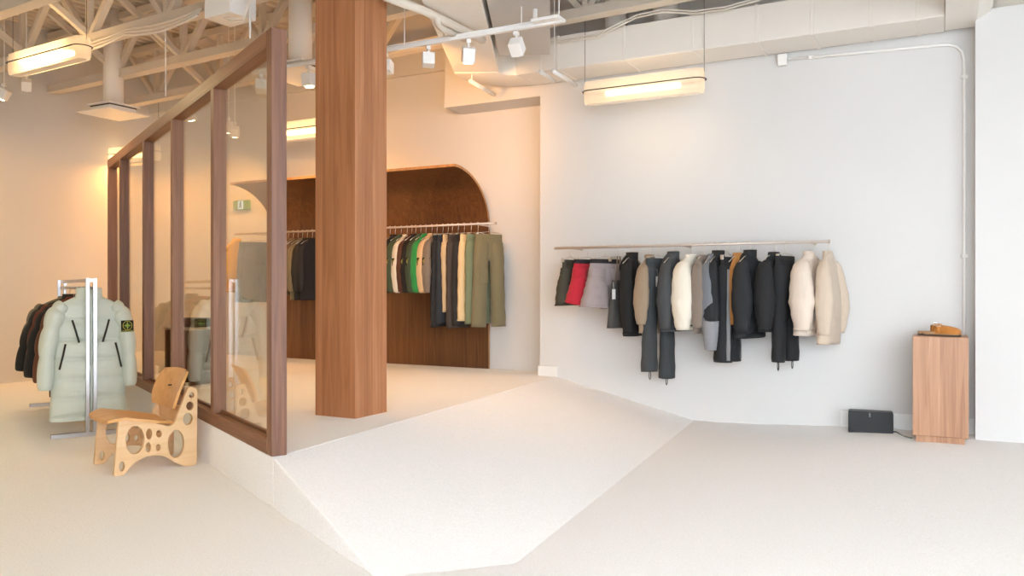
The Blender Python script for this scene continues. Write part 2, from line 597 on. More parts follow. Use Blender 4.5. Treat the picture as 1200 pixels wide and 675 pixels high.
# cross bracing between joists
def brace(px, o0, o1, label):
    u = u_at(px, o1)
    t = thing('cross_brace', label, 'brace', JD * u + JN * o0 + Vector((0, 0, 4.0)), ROTJ, 'diagonal braces between roof joists')
    b = MB(); b.bar((0, 0, .62), (0, o1 - o0, .02), .06, .06); b.build('brace_bar', M_CEIL, t)
    b = MB(); b.bar((.07, 0, .02), (.07, o1 - o0, .62), .06, .06); b.build('brace_bar', M_CEIL, t)
brace(105, 4.16, 5.178, 'diagonal brace rising to the upper left above the left pendant lamp')
brace(30, 4.16, 5.178, 'diagonal brace at the left photo edge above the left pendant lamp')
brace(137, 5.178, 6.20, 'diagonal brace just right of the left pendant lamp')
brace(212, 5.178, 6.20, 'diagonal brace beside the thin white rod above the partition')
brace(240, 6.20, 7.22, 'diagonal brace seen low behind the partition top rail')

# ------------------------------------------------------------------ column
def wooden_column():
    c = at_z(416, 491, Z_UP)
    L = .388
    t = thing('wooden_column', 'tall square column clad in walnut boards standing on the raised white floor', 'column', (c.x, c.y, Z_UP), ROT1)
    b = MB(); b.box((-L / 2, L / 2 + .005, 2.26), (L, L, 4.56))
    o = b.build('cladding', M_COL, t, bevel=.006)
    b = MB()
    for k in range(1, 4):
        b.box((-L + k * L / 4 + .012 * math.sin(k * 5), .0062, 2.25), (.0012, .003, 4.5))
        b.box((-.0012, k * L / 4 + .012 * math.cos(k * 3), 2.25), (.003, .0012, 4.5))
    b.build('board_joint', M_WALX, t)
wooden_column()

# ------------------------------------------------------------------ glass partition
def partition():
    # frame: x along PD from the street end, y to the left face, z up.  origin = street-end outer left corner
    t = thing('glass_partition', 'long walnut framed glass partition with five panes on the edge of the raised floor', 'partition', (P_END.x, P_END.y, Z_UP), ROTP)
    HT = 2.48 - .005
    D = .092                               # depth of the frame, to the right of the line (local -y)
    # far end from the photo
    Lg = 0
    zt = HT
    d_far = (CAMZ - (Z_UP + HT)) * F / (187.7 - CY)
    Lg = (d_far - P_END.y) / PD.y
    b = MB(); b.box((Lg / 2 + .045, -D / 2, HT - .05), (Lg - .09, D, .1)); b.build('top_rail', M_WALX, t, bevel=.003)
    b = MB(); b.box((Lg / 2 + .045, -D / 2, .045), (Lg - .09, D, .09)); b.box((Lg / 2 + .045, -.062, .1), (Lg - .09, .022, .02)); b.build('bottom_rail', M_WALX, t, bevel=.003)
    # posts at the photo's columns (left edge of each post's side)
    def along(px):
        # where the ray through px meets the plane y=-D/2
        p0 = P_END + PN * (D / 2)
        v = Vector((ray(px), 1, 0))
        q = meet(Vector((0, 0, 0)), v, p0, PD)
        return (q - p0).dot(PD)
    xs = [.045] + [along(p) for p in (256, 207.5, 173.5, 145.5)] + [Lg - .045]
    for i, x in enumerate(xs):
        b = MB(); w = .09 if i in (0, 5) else .075
        b.box((x, -D / 2 + (.0 if i else 0), HT / 2), (w, D - .002, HT - .002))
        b.build('post', M_WALZ, t, bevel=.003)
    for i in range(5):
        x0, x1 = xs[i] + .03, xs[i + 1] - .03
        b = MB(); b.box(((x0 + x1) / 2, -.055, HT / 2), (x1 - x0, .008, HT - .17)); b.build('glass_pane', M_GLASS, t)
    b = MB()
    for x in xs[1:-1]:
        b.box((x, -.004, HT / 2), (.006, .012, HT - .2))
    return t
partition()

# ------------------------------------------------------------------ curved display wall
def canopy():
    p0 = at_z(575.8, 431.5, Z_UP)
    nb = N_BACK - .02
    s_r = (p0).dot(E1)
    s_l = s_r - 3.47
    t = thing('curved_display_panel', 'dark oak display panel curving forward into a canopy against the back wall', 'panel', W(s_r, nb, Z_UP), ROT1)
    a, h, zc = .80, .66, 1.70
    out = [(0, 0.0), (0, zc * .5), (0, zc)]
    for k in range(1, 19):
        th = k / 18 * PI / 2
        out.append((-a * (1 - math.cos(th)), zc + h * math.sin(th)))
    th_ = .028
    inn = []
    for i, (y, z) in enumerate(out):
        y0, z0 = out[max(0, i - 1)]; y1, z1 = out[min(len(out) - 1, i + 1)]
        d = Vector((y1 - y0, z1 - z0)).normalized()
        inn.append((y - d.y * th_, z + -(-d.x) * 0 - (-d.x) * -th_ if False else z + d.x * th_))
    # front (lower) skin = inn side towards the room
    loop = out + inn[::-1]
    L = 3.47
    b = MB()
    b.loft([[Vector((0, y, z)) for y, z in loop], [Vector((-L, y, z)) for y, z in loop]])
    o = b.build('curved_sheet', M_PANEL, t)
    smoothed(o, 50)
    # pale edge strips
    for x in (.002, -L - .002):
        b = MB(); b.loft([[Vector((x - .002, y, z)) for y, z in loop], [Vector((x + .002, y, z)) for y, z in loop]])
        b.build('edge_strip', M_EDGE, t)
    b = MB(); y, z = out[-1]; yi, zi = inn[-1]
    b.box((-L / 2, y - .002, (z + zi) / 2), (L, .005, abs(z - zi) + .002)); b.build('edge_strip', M_EDGE, t)
canopy()

# ------------------------------------------------------------------ rails
def rail(n, z, px0, px1, label, name, wall_n, hs):
    a = at_n(px0, n); c = at_n(px1, n)
    L = (c - a).length
    t = thing(name, label, 'clothes rail', (a.x, a.y, z), ROT1)
    b = MB(); b.cyl((0, 0, 0), (L, 0, 0), .0135, 16); b.build('bar', M_RAIL, t, smooth=True)
    for x in (.0, L):
        b = MB(); b.cyl((x - .012 if x else -.004, 0, 0), (x + .004 if x else .012, 0, 0), .0165, 16); b.build('end_cap', M_RAIL, t)
    for f in hs:
        b = MB(); b.cyl((L * f, .01, 0), (L * f, wall_n - n - .002, 0), .009, 12); b.cyl((L * f, wall_n - n - .012, 0), (L * f, wall_n - n - .002, 0), .016, 16)
        b.build('wall_bracket', M_RAIL, t, smooth=False)
    return t
N_RR, Z_RR = 7.77, 1.668
rail(N_RR, Z_RR, 650, 972, 'steel clothes rail fixed to the long white wall on the right', 'wall_clothes_rail', N_MAIN, (.06, .5, .94))
N_RB = N_BACK - .42; Z_RB = 1.992
rail(N_RB, Z_RB, 275, 581, 'long steel clothes rail under the curved wooden canopy', 'canopy_clothes_rail', N_BACK - .055, (.06, .5, .93))

# ------------------------------------------------------------------ garments
CL = {}
def C_(rgb, **kw):
    k = rgb
    if k not in CL:
        CL[k] = cloth('cloth_%d_%d_%d' % rgb, rgb, **kw)
    return CL[k]
M_BADGE = cloth('black_badge', (22, 22, 20))
M_BADGEY = cloth('yellow_badge_thread', (206, 196, 74))
M_BADGEG = cloth('green_badge_thread', (96, 130, 60))
M_TAG = paint('white_card', (238, 234, 226), .6)
M_ZIP = paint('black_zip', (26, 28, 32), .4)

def ring(z, a, bb, p, seg, fold, ph, k=5, cx=0.0, cy=0.0, skew=0.0):
    out = []
    for i in range(seg):
        th = 2 * PI * i / seg
        c, s = math.cos(th), math.sin(th)
        x = a * math.copysign(abs(c) ** p, c)
        y = bb * math.copysign(abs(s) ** p, s)
        f = 1 + fold * math.sin(k * th + ph) + fold * .6 * math.sin((k + 4) * th + ph * 2.3)
        out.append(Vector((cx + x * (1 + fold * .25 * math.sin(3 * th + ph)), cy + y * f, z + skew * x)))
    return out

def limb(b, path, r, seg=14, flat=.7, crinkle=.06, rnd=None, puff=0, axis=(1, 0, 0)):
    """cloth tube through a path with crinkles"""
    n = 48 if puff else 22
    pts, rr = [], []
    m = len(path) - 1
    for i in range(n):
        t = i / (n - 1) * m
        k = min(int(t), m - 1); f = t - k
        p0 = Vector(path[max(k - 1, 0)]); p1 = Vector(path[k]); p2 = Vector(path[k + 1]); p3 = Vector(path[min(k + 2, m)])
        pts.append(.5 * ((2 * p1) + (p2 - p0) * f + (2 * p0 - 5 * p1 + 4 * p2 - p3) * f * f + (3 * p1 - p0 - 3 * p2 + p3) * f ** 3))
        r_ = r[k] * (1 - f) + r[k + 1] * f
        if puff:
            r_ *= .70 + .34 * abs(math.sin(i / (n - 1) * PI * puff)) ** .35
        else:
            r_ *= 1 + crinkle * math.sin(i * 1.9 + (rnd or 0)) * (.4 + .6 * i / n)
        rr.append(r_)
    b.tube(pts, rr, seg, flat, axis)

def badge(parent, loc, rot, w=.055, h=.062):
    """black felt patch with a compass emblem on two buttons"""
    g = MB(); g.box((0, 0, 0), (w, .006, h))
    o = g.build('badge', M_BADGE, parent, bevel=.002, label='black badge patch with a yellow-green compass emblem')
    o.location = loc; o.rotation_euler = rot
    g = MB()
    n = 20
    for k in range(n):
        a0, a1 = 2 * PI * k / n, 2 * PI * (k + 1) / n
        g.bar((.36 * w * math.cos(a0), -.004, .36 * w * math.sin(a0) + .004), (.36 * w * math.cos(a1), -.004, .36 * w * math.sin(a1) + .004), .004, .003)
    for k in range(4):
        a = k * PI / 2
        g.bar((0, -.004, .004), (.3 * w * math.cos(a), -.004, .3 * w * math.sin(a) + .004), .006, .003)
    e = g.build('emblem', M_BADGEY, o)
    g = MB(); g.cyl((0, -.0025, .004), (0, -.0045, .004), .2 * w, 14); g.build('emblem', M_BADGEG, o)
    return o

def hang_tag(parent, loc, rz=0.0):
    g = MB(); g.box((0, 0, -.06), (.055, .003, .1)); g.tube([(0, 0, -.01), (0, .01, .06)], .0012, 6)
    o = g.build('price_tag', M_TAG, parent, label='white card price tag'); o.location = loc; o.rotation_euler.z = rz

def jacket(name, label, cat, loc, rotz, group, col, length=.72, sw=.215, hem=.25, thick=.075, sleeve=.60, spread=.05,
           scol=None, ccol=None, zipc=None, collar='band', puff=0, badge_=False, tagl=False, sleeves=True, top=-.10, hemband=None, fwd=0.05, srad=.075,
           cuff=None, forearm=None, open_front=None, seed=None, vee=0.0, lower=None):
    rnd = random.Random(seed if seed is not None else hash_of(label))
    t = thing(name, label, cat, loc, rotz, group)
    m = C_(col); sm = C_(scol or col); cm = C_(ccol or col)
    ph = rnd.uniform(0, 6)
    seg = 40
    zs = [0, .03, .07, .13, .2, .28, .36, .45, .54, .63, .72, .81, .9, .97, 1.0]
    def prof(f):
        z = f * length
        SH = .09 if puff else .13
        if z < SH:
            q = z / SH
            return .055 + (sw - .055) * q ** .85, .032 + (thick * .5 - .032) * q
        q = (z - SH) / (length - SH)
        return sw + (hem - sw) * q ** .9, thick * (.5 + .5 * math.sin(min(1, q * 1.7) * PI / 2)) * (1 - .14 * max(0, q - .6) / .4)
    rings = []
    fs = [i / 26 for i in range(27)] if not puff else [i / 90 for i in range(91)]
    for f in fs:
        a, bb = prof(f)
        if puff and f * length > .05:
            w_ = .56 + .50 * abs(math.sin((f * length - .05) * PI / puff)) ** .32
            bb *= w_; a *= .955 + .05 * w_
        rings.append(ring(top - f * length, a, bb, .8, seg, (.03 if puff else .10) * (.2 + f), ph, 4 + rnd.randint(0, 2), 0, 0, rnd.uniform(-.01, .01) if f > .9 else 0))
    lo = rings[-1]
    cz = sum(p.z for p in lo) / len(lo)
    rings.append([Vector((p.x * .94, p.y * .8, p.z + .004)) for p in lo])
    rings.append([Vector((p.x * .9, p.y * .6, p.z + .05)) for p in lo])
    b = MB()
    if lower:                     # two-tone lower half
        k = int(len(rings) * .55)
        b.loft(rings[:k + 1], True, False).build('body', m, t, smooth=True)
        MB().loft(rings[k:], False, True).build('lower_body', C_(lower), t, smooth=True, label='contrasting lower body')
    else:
        b.loft(rings).build('body', m, t, smooth=True)
    # sleeves
    if sleeves:
        for sgn in (-1, 1):
            b = MB()
            sp = spread * rnd.uniform(.7, 1.4)
            fw = -fwd * rnd.uniform(.6, 1.3)
            if puff:
                path = [(sgn * (sw - .06), .0, top - .09), (sgn * (sw + .008), fw * .2, top - .17), (sgn * (sw + .03 + sp * .55), fw * .7, top - .13 - sleeve * .42), (sgn * (sw + .025 + sp), fw * 1.2, top - .1 - sleeve * .95)]
                rads = [srad * .72, srad * 1.02, srad * .95, srad * .74]
            else:
                path = [(sgn * (sw - .07), .0, top - .085), (sgn * (sw - .01), fw * .3, top - .17), (sgn * (sw + .02 + sp * .7), fw, top - .14 - sleeve * .5), (sgn * (sw + .0 + sp * .8), fw * .8, top - .1 - sleeve * .98)]
                rads = [srad * .48, srad * .84, srad * 1.1, srad * .62]
            if forearm:
                path3 = path[:3] + [Vector(path[2]) * .78 + Vector(path[3]) * .22]
                limb(b, path3, rads[:3] + [srad * 1.0], 16, .74, .05, rnd.uniform(0, 6))
            else:
                limb(b, path, rads, 16, .74, .05, rnd.uniform(0, 6), puff=int(sleeve / puff) if puff else 0)
            so = b.build('sleeve', sm, t, smooth=True)
            if forearm:
                b = MB(); limb(b, [Vector(path[2]) * .72 + Vector(path[3]) * .28, Vector(path[2]) * .3 + Vector(path[3]) * .7, Vector(path[3]) + Vector((0, 0, -.03))], [srad * 1.06, srad * .92, srad * .72], 16, .76, .03, 1.0)
                b.build('forearm_panel', C_(forearm), so, smooth=True, label='pale grey lower sleeve')
            if cuff:
                pz = Vector(path[-1])
                b = MB(); b.tube([pz + Vector((0, 0, .03)), pz + Vector((0, 0, -.022))], [srad * .7, srad * .58], 14, .74, (1, 0, 0)); b.build('cuff', C_(cuff), so, smooth=True)
            if badge_ and sgn == -1:
                badge(so, (-(sw + .012 + sp * .5 + srad * .52), fw * .7 - srad * .38, top - .13 - sleeve * .34), (0, 0, R(-58)), .085, .09)
    # collar
    if collar in ('band', 'high'):
        hgt = .035 if collar == 'band' else .055
        rg = [ring(top - .055 + q * hgt * 1.25, .094 - .030 * q, .044 - .006 * q, .9, 24, .06, ph, 4, 0, .012 * q) for q in (0, .35, .7, 1)]
        rg += [[Vector((p.x * .86, p.y * .82, p.z + .002)) for p in rg[-1]], [Vector((p.x * .8, p.y * .75, p.z - hgt * .8)) for p in rg[-1]]]
        MB().loft(rg, False, True).build('collar', cm, t, smooth=True)
    elif collar == 'hood':
        b = MB()
        rg = []
        for q in range(9):
            f = q / 8
            rg.append(ring(top + .02 - f * .23, (.02 + .085 * math.sin(f * PI * .85 + .2)), .018 + .045 * math.sin(f * PI * .9), .9, 20, .10, ph, 4, 0, .04 + .035 * f))
        b.loft(rg).build('hood', cm, t, smooth=True)
        rg = [ring(top - .03 + q * .07, .07 - .01 * q, .052 + .006 * q, .9, 24, .05, ph) for q in (0, .5, 1)]
        rg += [[Vector((p.x * .8, p.y * .75, p.z - .06)) for p in rg[-1]]]
        MB().loft(rg, False, True).build('collar', cm, t, smooth=True)
    elif collar == 'crew':
        rg = [ring(top - .012 + q * .02, .066 - .006 * q, .048, .9, 24, 0, ph) for q in (0, .5, 1)]
        rg += [[Vector((p.x * .85, p.y * .8, p.z - .02)) for p in rg[-1]]]
        MB().loft(rg, False, True).build('collar', cm, t, smooth=True)
    if zipc:
        b = MB()
        pts = []
        for f in [i / 14 for i in range(15)]:
            a, bb = prof(max(f, .03))
            pts.append(Vector((.004, -bb * 1.03 - .002, top - f * length)))
        b.tube(pts, .007, 6, .6, (0, 1, 0)); b.build('zipper', C_(zipc) if zipc != 'z' else M_ZIP, t, smooth=True)
    if hemband:
        a, bb = prof(1)
        rg = [ring(top - length + .05 - q * .055, a * (1.0 - .03 * q), bb * (1.08 - .1 * q), .8, seg, .06, ph) for q in (0, .5, 1)]
        MB().loft(rg).build('hem_band', C_(hemband), t, smooth=True)
    if tagl:
        hang_tag(t, (-.1, -thick - .035, top - .34))
    return t

def hash_of(s):
    h = 7
    for ch in s:
        h = (h * 31 + ord(ch)) % 1000003
    return h

def pants(name, label, cat, loc, rotz, group, col, length=1.05, waist=.19, thick=.05, hemw=.1, wcol=None, lcol=None, spread=.02, top=-.125,
          crotch=.27, badge_=False, loops=False, pocket=True, tagl=False, stripe=None, seed=None, flare=.0, legoff=0.0, rise=0.0):
    rnd = random.Random(seed if seed is not None else hash_of(label))
    length += rnd.uniform(-.035, .03)
    t = thing(name, label, cat, loc, rotz, group)
    m = C_(col)
    ph = rnd.uniform(0, 6)
    # seat block from waist to just under the crotch
    rings = []
    for i in range(12):
        f = i / 11
        z = top - .035 - f * crotch
        rings.append(ring(z, waist * (1 + .12 * f), thick * (.62 + .5 * f), .78, 36, .05 + .05 * f, ph, 4, 0, 0))
    MB().loft(rings).build('seat', m, t, smooth=True)
    rg = [ring(top - q * .042, waist * (1 + .012 * q), thick * (.66 + .03 * q), .78, 36, .05, ph, 4, 0, 0, .0) for q in (0, .05, .95, 1)]
    rg = [[Vector((p.x * .97, p.y * .8, p.z - .012)) for p in rg[0]]] + rg
    MB().loft(rg).build('waistband', C_(wcol or col), t, smooth=True)
    for sgn in (-1, 1):
        b = MB()
        hw = hemw * rnd.uniform(.92, 1.08)
        x0 = waist * .53
        dz = legoff * sgn
        path = [(sgn * x0, 0, top - .09), (sgn * (x0 + .008), 0, top - crotch * .8), (sgn * (x0 + .01 + spread * .5), rnd.uniform(-.02, .02), top - length * .6),
                (sgn * (x0 + .005 + spread), rnd.uniform(-.02, .02), top - length + dz)]
        limb(b, path, [waist * .5, waist * .56, (waist * .5 + hw) * .5, hw * (1 + flare)], 18, .98, .045, rnd.uniform(0, 6))
        # flatten front to back
        for v in b.bm.verts:
            v.co.y *= thick * 1.25 / max(.06, waist * .55)
        lo = b.build('trouser_leg' if length > .6 else 'short_leg', C_(lcol or col), t, smooth=True)
        if stripe:
            g = MB(); g.tube([(sgn * (x0 + .05), -thick * 1.0, top - .12), (sgn * (x0 + .05 + spread * .5), -thick * 1.1, top - length * .6), (sgn * (x0 + .05 + spread), -thick * 1.1, top - length + dz + .02)], [.02, .032, .032], 8, .5, (0, 1, 0))
            g.build('stripe_panel', C_(stripe), lo, smooth=True, label='grey side panel')
        if loops:
            e = Vector(path[-1]); g = MB()
            g.tube([e + Vector((.014 * math.cos(a), 0, -.035 + .04 * math.sin(a))) for a in [k * PI / 6 for k in range(13)]], .004, 6)
            g.build('drawcord', M_BLACK, lo, smooth=True)
        if pocket and sgn == -1:
            g = MB(); g.box((-x0 - .01, -thick * 1.05, top - length * .46), (.12, .02, .15))
            po = g.build('cargo_pocket', m, t, bevel=.008)
            if badge_:
                badge(po, (-x0 - .01, -thick * 1.05 - .014, top - length * .43), (0, 0, 0), .07, .06)
    if tagl:
        hang_tag(t, (-.125, -thick - .04, top - .17))
    return t

# hangers: one of each kind, then copies
_h = {}
def hanger(kind, loc, rotz, label, group):
    if kind in _h:
        o = copy_thing(_h[kind], loc, rotz, label)
        o['group'] = group
        return o
    t = thing('clothes_hanger', label, 'hanger', loc, rotz, group)
    b = MB()
    pts = [Vector((0, 0, -.10)), Vector((0, 0, -.05))] + [Vector((.0165 * math.cos(a), 0, .002 + .0165 * math.sin(a))) for a in [PI * (-.35) + k * PI * 1.25 / 10 for k in range(11)]]
    pts[1] = Vector((.004, 0, -.04))
    b.tube(pts, .0032, 6); b.build('hook', M_HANG, t, smooth=True)
    if kind == 'top':
        b = MB(); b.tube([(-.19, 0, -.175), (-.1, 0, -.125), (0, 0, -.095), (.1, 0, -.125), (.19, 0, -.175)], .004, 8); b.build('shoulder_bar', M_HANG, t, smooth=True)
    else:
        b = MB(); b.tube([(-.16, 0, -.115), (0, 0, -.095), (.16, 0, -.115)], .0032, 8); b.build('crossbar', M_HANG, t, smooth=True)
        for s_ in (-.15, .15):
            b = MB(); b.box((s_, 0, -.13), (.018, .03, .045)); b.build('clip', M_HANG, t, bevel=.003)
    _h[kind] = t
    return t

ROTG = PI / 2 - A            # garment x axis along E2, front facing E1
GR = 'garments on the long wall rail'
HR = 'hangers on the long wall rail'
def on_right(px, yaw):
    p = at_n(px, N_RR, Z_RR)
    return (p.x, p.y, p.z), ROTG - R(yaw)
def on_back(px, yaw, dz=0):
    p = at_n(px, N_RB, Z_RB)
    return (p.x, p.y, p.z + dz), ROTG - R(yaw)

GREY_D = (62, 62, 64); BLK = (26, 27, 29); CHAR = (52, 55, 57)
def add_r(kind, px, yaw, name, label, cat, **kw):
    loc, rz = on_right(px, yaw)
    fn = jacket if kind == 'j' else pants
    g = fn(name, label, cat, loc, rz, None, **kw)
    hanger('top' if kind == 'j' else 'clip', loc, rz, 'thin metal hanger holding the ' + label.split(' hanging')[0].split(',')[0], HR)
    return g

add_r('p', 668, 6, 'shorts', 'dark olive shorts hanging first at the far left of the wall rail', 'shorts', col=(62, 60, 50), length=.48, waist=.14, hemw=.14, thick=.05, pocket=False, crotch=.22)
add_r('p', 688, 20, 'shorts', 'bright red shorts with a black waistband hanging on the wall rail', 'shorts', col=(176, 22, 44), wcol=(28, 26, 30), length=.48, waist=.19, hemw=.15, thick=.055, pocket=False, crotch=.24, flare=.1)
add_r('p', 709, 26, 'shorts', 'mauve grey shorts with a black waistband hanging beside the red pair', 'shorts', col=(150, 138, 138), wcol=(34, 32, 36), length=.51, waist=.2, hemw=.17, thick=.055, pocket=False, crotch=.24, flare=.15)
def bib(px, yaw):
    loc, rz = on_right(px, yaw)
    label = 'charcoal bib vest with thin straps and a white price tag hanging by the grey shorts'
    t = thing('bib_vest', label, 'vest', loc, rz)
    m = C_((66, 64, 62))
    rg = [ring(-.34 - f * .48, .10 + .08 * f ** .7, .03 + .035 * f, .8, 32, .12 * (.3 + f), 1.2, 4) for f in [i / 14 for i in range(15)]]
    MB().loft(rg).build('body', m, t, smooth=True)
    for s_ in (-1, 1):
        b = MB(); b.tube([(s_ * .02, 0, -.1), (s_ * .05, -.012, -.22), (s_ * .08, -.02, -.36)], .011, 8, .35, (0, 1, 0)); b.build('strap', C_((112, 92, 74)), t, smooth=True)
    b = MB(); b.tube([(.0, -.05, -.8), (.004, -.055, -.86)], .003, 6); b.build('drawcord', M_BLACK, t)
    hang_tag(t, (-.15, -.045, -.42))
    hanger('clip', loc, rz, 'thin metal hanger holding the charcoal bib vest', HR)
bib(725, 14)
add_r('j', 741, 10, 'jacket', 'slim black hooded jacket hanging left of the tan jacket', 'jacket', col=(20, 20, 21), length=.80, sw=.16, hem=.13, thick=.075, sleeve=.66, collar='hood', spread=.0, zipc='z')
add_r('j', 762, 8, 'jacket', 'tan jacket with a stand collar hanging behind charcoal trousers', 'jacket', col=(150, 130, 108), length=.76, sw=.2, hem=.2, thick=.07, sleeve=.58, collar='high')
add_r('p', 771, 20, 'trousers', 'long charcoal trousers with hem drawcord loops and a white tag', 'trousers', col=(58, 61, 62), length=1.16, waist=.18, hemw=.085, thick=.055, spread=.05, loops=True, tagl=True, pocket=False, legoff=-.04, flare=.25)
add_r('j', 789, 11, 'jacket', 'charcoal hooded jacket hanging left of the cream jacket', 'jacket', col=(66, 68, 70), length=.74, sw=.2, hem=.22, thick=.08, sleeve=.62, collar='hood', zipc='z', spread=.02)
add_r('j', 810, 18, 'jacket', 'cream white jacket with wide plain sleeves hanging near the rail middle', 'jacket', col=(232, 224, 208), length=.72, sw=.2, hem=.23, thick=.08, sleeve=.62, collar='crew', srad=.11, hemband=(70, 66, 62), spread=.03)
add_r('j', 824, 6, 'jacket', 'taupe jacket hanging right of the cream white one', 'jacket', col=(132, 118, 106), length=.75, sw=.2, hem=.2, thick=.06, sleeve=.6, collar='band')
add_r('j', 835, 6, 'jacket', 'slate grey long sleeved jacket hanging before the two-tone one', 'jacket', col=(112, 116, 122), length=.76, sw=.2, hem=.2, thick=.065, sleeve=.64, collar='crew')
add_r('j', 842, 10, 'jacket', 'black jacket with pale grey lower sleeves and hood', 'jacket', col=(34, 35, 38), length=.70, sw=.2, hem=.2, thick=.07, sleeve=.78, collar='hood', cuff=(110, 110, 112), forearm=(136, 136, 140), lower=(128, 128, 130))
add_r('j', 866, 16, 'vest', 'caramel brown vest with a dark trim hanging among black jackets', 'vest', col=(176, 118, 56), length=.66, sw=.16, hem=.16, thick=.07, sleeves=False, collar='high', zipc='z', hemband=(40, 34, 30))
add_r('p', 853, 8, 'trousers', 'black trousers with a grey side panel hanging beside the caramel vest', 'trousers', col=(32, 32, 34), length=.96, waist=.15, hemw=.10, thick=.055, stripe=(140, 138, 138), pocket=False)
add_r('j', 879, 18, 'jacket', 'black jacket with a big hood hanging right of the caramel vest', 'jacket', col=(34, 37, 40), length=.78, sw=.2, hem=.24, thick=.085, sleeve=.62, collar='hood', spread=.03, srad=.095, hemband=(24, 25, 27))
add_r('j', 908, 27, 'jacket', 'black zip jacket with a wide sleeve hanging between black jackets and trousers', 'jacket', col=(30, 31, 33), length=.72, sw=.185, hem=.22, thick=.085, sleeve=.6, collar='high', zipc=(170, 170, 172), spread=.02, srad=.102)
add_r('p', 920, 16, 'trousers', 'black trousers with drawcord hems hanging left of the cream jackets', 'trousers', col=(28, 28, 30), length=1.0, waist=.17, hemw=.075, thick=.06, spread=.03, loops=True, pocket=False)
add_r('j', 949, 22, 'jacket', 'pale cream jacket with wide sleeves hanging second from the right end', 'jacket', col=(222, 206, 190), length=.74, sw=.185, hem=.22, thick=.085, sleeve=.6, collar='high', srad=.11, spread=.02, hemband=(206, 190, 176))
add_r('j', 971, 10, 'jacket', 'beige jacket hanging last at the right end of the wall rail', 'jacket', col=(206, 188, 168), length=.82, sw=.19, hem=.21, thick=.085, sleeve=.64, collar='high', spread=.05)

HB = 'hangers on the canopy rail'
def add_b(kind, px, yaw, name, label, cat, **kw):
    loc, rz = on_back(px, yaw)
    fn = jacket if kind == 'j' else pants
    g = fn(name, label, cat, loc, rz, None, **kw)
    hanger('top' if kind == 'j' else 'clip', loc, rz, 'pale wire hanger holding the ' + label.split(' hanging')[0].split(',')[0], HB)
TOPS = dict(length=.70, sw=.2, hem=.2, thick=.045, sleeve=.6, collar='crew', spread=.0, srad=.062, fwd=.02)
# seen through the glass and left of the column
add_b('j', 277, 22, 'hoodie', 'yellow hooded sweatshirt hanging at the far left end behind the glass', 'sweatshirt', col=(244, 186, 16), **{**TOPS, 'collar': 'hood', 'cuff': (196, 96, 24)})
add_b('p', 296, 12, 'trousers', 'grey green trousers hanging beside the yellow sweatshirt behind the glass', 'trousers', col=(106, 106, 92), length=.78, waist=.2, hemw=.13, thick=.05, pocket=False)
add_b('p', 305, 18, 'trousers', 'wide dark grey trousers hanging behind the partition end post', 'trousers', col=(84, 84, 78), length=.80, waist=.21, hemw=.14, thick=.05, pocket=False)
cs = [(112, 78, 52), (136, 112, 84), (104, 84, 60), (116, 108, 86), (38, 38, 40), (32, 34, 42)]
ls = ['dark brown sweatshirt hanging just right of the partition end post', 'tan brown sweatshirt hanging second right of the partition end post',
      'umber sweatshirt hanging in the gap between partition and column', 'grey olive sweatshirt hanging longest in the gap before the column',
      'black sweatshirt hanging left of the column edge', 'navy black sweatshirt hanging against the column edge']
for i, (c, l, px) in enumerate(zip(cs, ls, (338, 343.5, 349, 354.5, 360, 366))):
    add_b('j', px, 6, 'sweatshirt', l, 'sweatshirt', col=c, **{**TOPS, 'length': .8 if i >= 3 else .74})
# right of the column
right = [(457, (128, 92, 52), 'tan brown sweatshirt with sleeve badge hanging at the column edge', True),
         (463, (30, 29, 30), 'black sweatshirt with sleeve badge hanging next to the tan brown one', True),
         (470, (66, 80, 62), 'dark green sweatshirt hanging between a black and a white one', True),
         (477, (218, 212, 200), 'white sweatshirt with a black sleeve badge under the canopy', True),
         (482.5, (84, 52, 40), 'maroon brown sweatshirt hanging right of the white sweatshirt', False),
         (487, (26, 25, 26), 'black sweatshirt with sleeve badge hanging right of the maroon one', True),
         (493, (58, 74, 56), 'forest green sweatshirt hanging left of the bright green one', True),
         (499, (36, 140, 70), 'bright green sweatshirt under the canopy', False),
         (506, (206, 176, 138), 'peach beige sweatshirt with a sleeve badge under the canopy', True),
         (512, (120, 108, 96), 'taupe sweatshirt with a sleeve badge hanging before the long trousers', True)]
for px, c, l, bd in right:
    add_b('j', px, 7, 'sweatshirt', l, 'sweatshirt', col=c, badge_=bd, **TOPS)
TR = dict(length=1.06, waist=.18, hemw=.105, thick=.045, spread=.0)
for px, yaw, c, l, bd, kw in [
        (519, 6, (34, 36, 40), 'black trousers hanging first of the long trousers', False, {}),
        (525, 8, (36, 42, 50), 'navy black trousers hanging second of the long trousers', False, {}),
        (530, 4, (196, 172, 136), 'slim beige trousers showing between dark pairs', False, {'hemw': .07, 'length': .9}),
        (537, 8, (64, 56, 52), 'dark umber trousers with a pocket hanging mid row', True, {}),
        (544, 6, (38, 36, 36), 'black trousers hanging left of the cream pair', False, {}),
        (552, 12, (214, 190, 146), 'cream trousers hanging under the canopy', False, {'length': 1.02}),
        (560, 14, (112, 122, 94), 'sage green cargo trousers with a badge on the pocket', True, {}),
        (573, 30, (116, 108, 80), 'olive cargo trousers hanging last at the right end of the canopy rail', False, {'waist': .175, 'hemw': .10, 'spread': .035})]:
    add_b('p', px, yaw, 'trousers', l, 'trousers', col=c, badge_=bd, **{**TR, **kw})

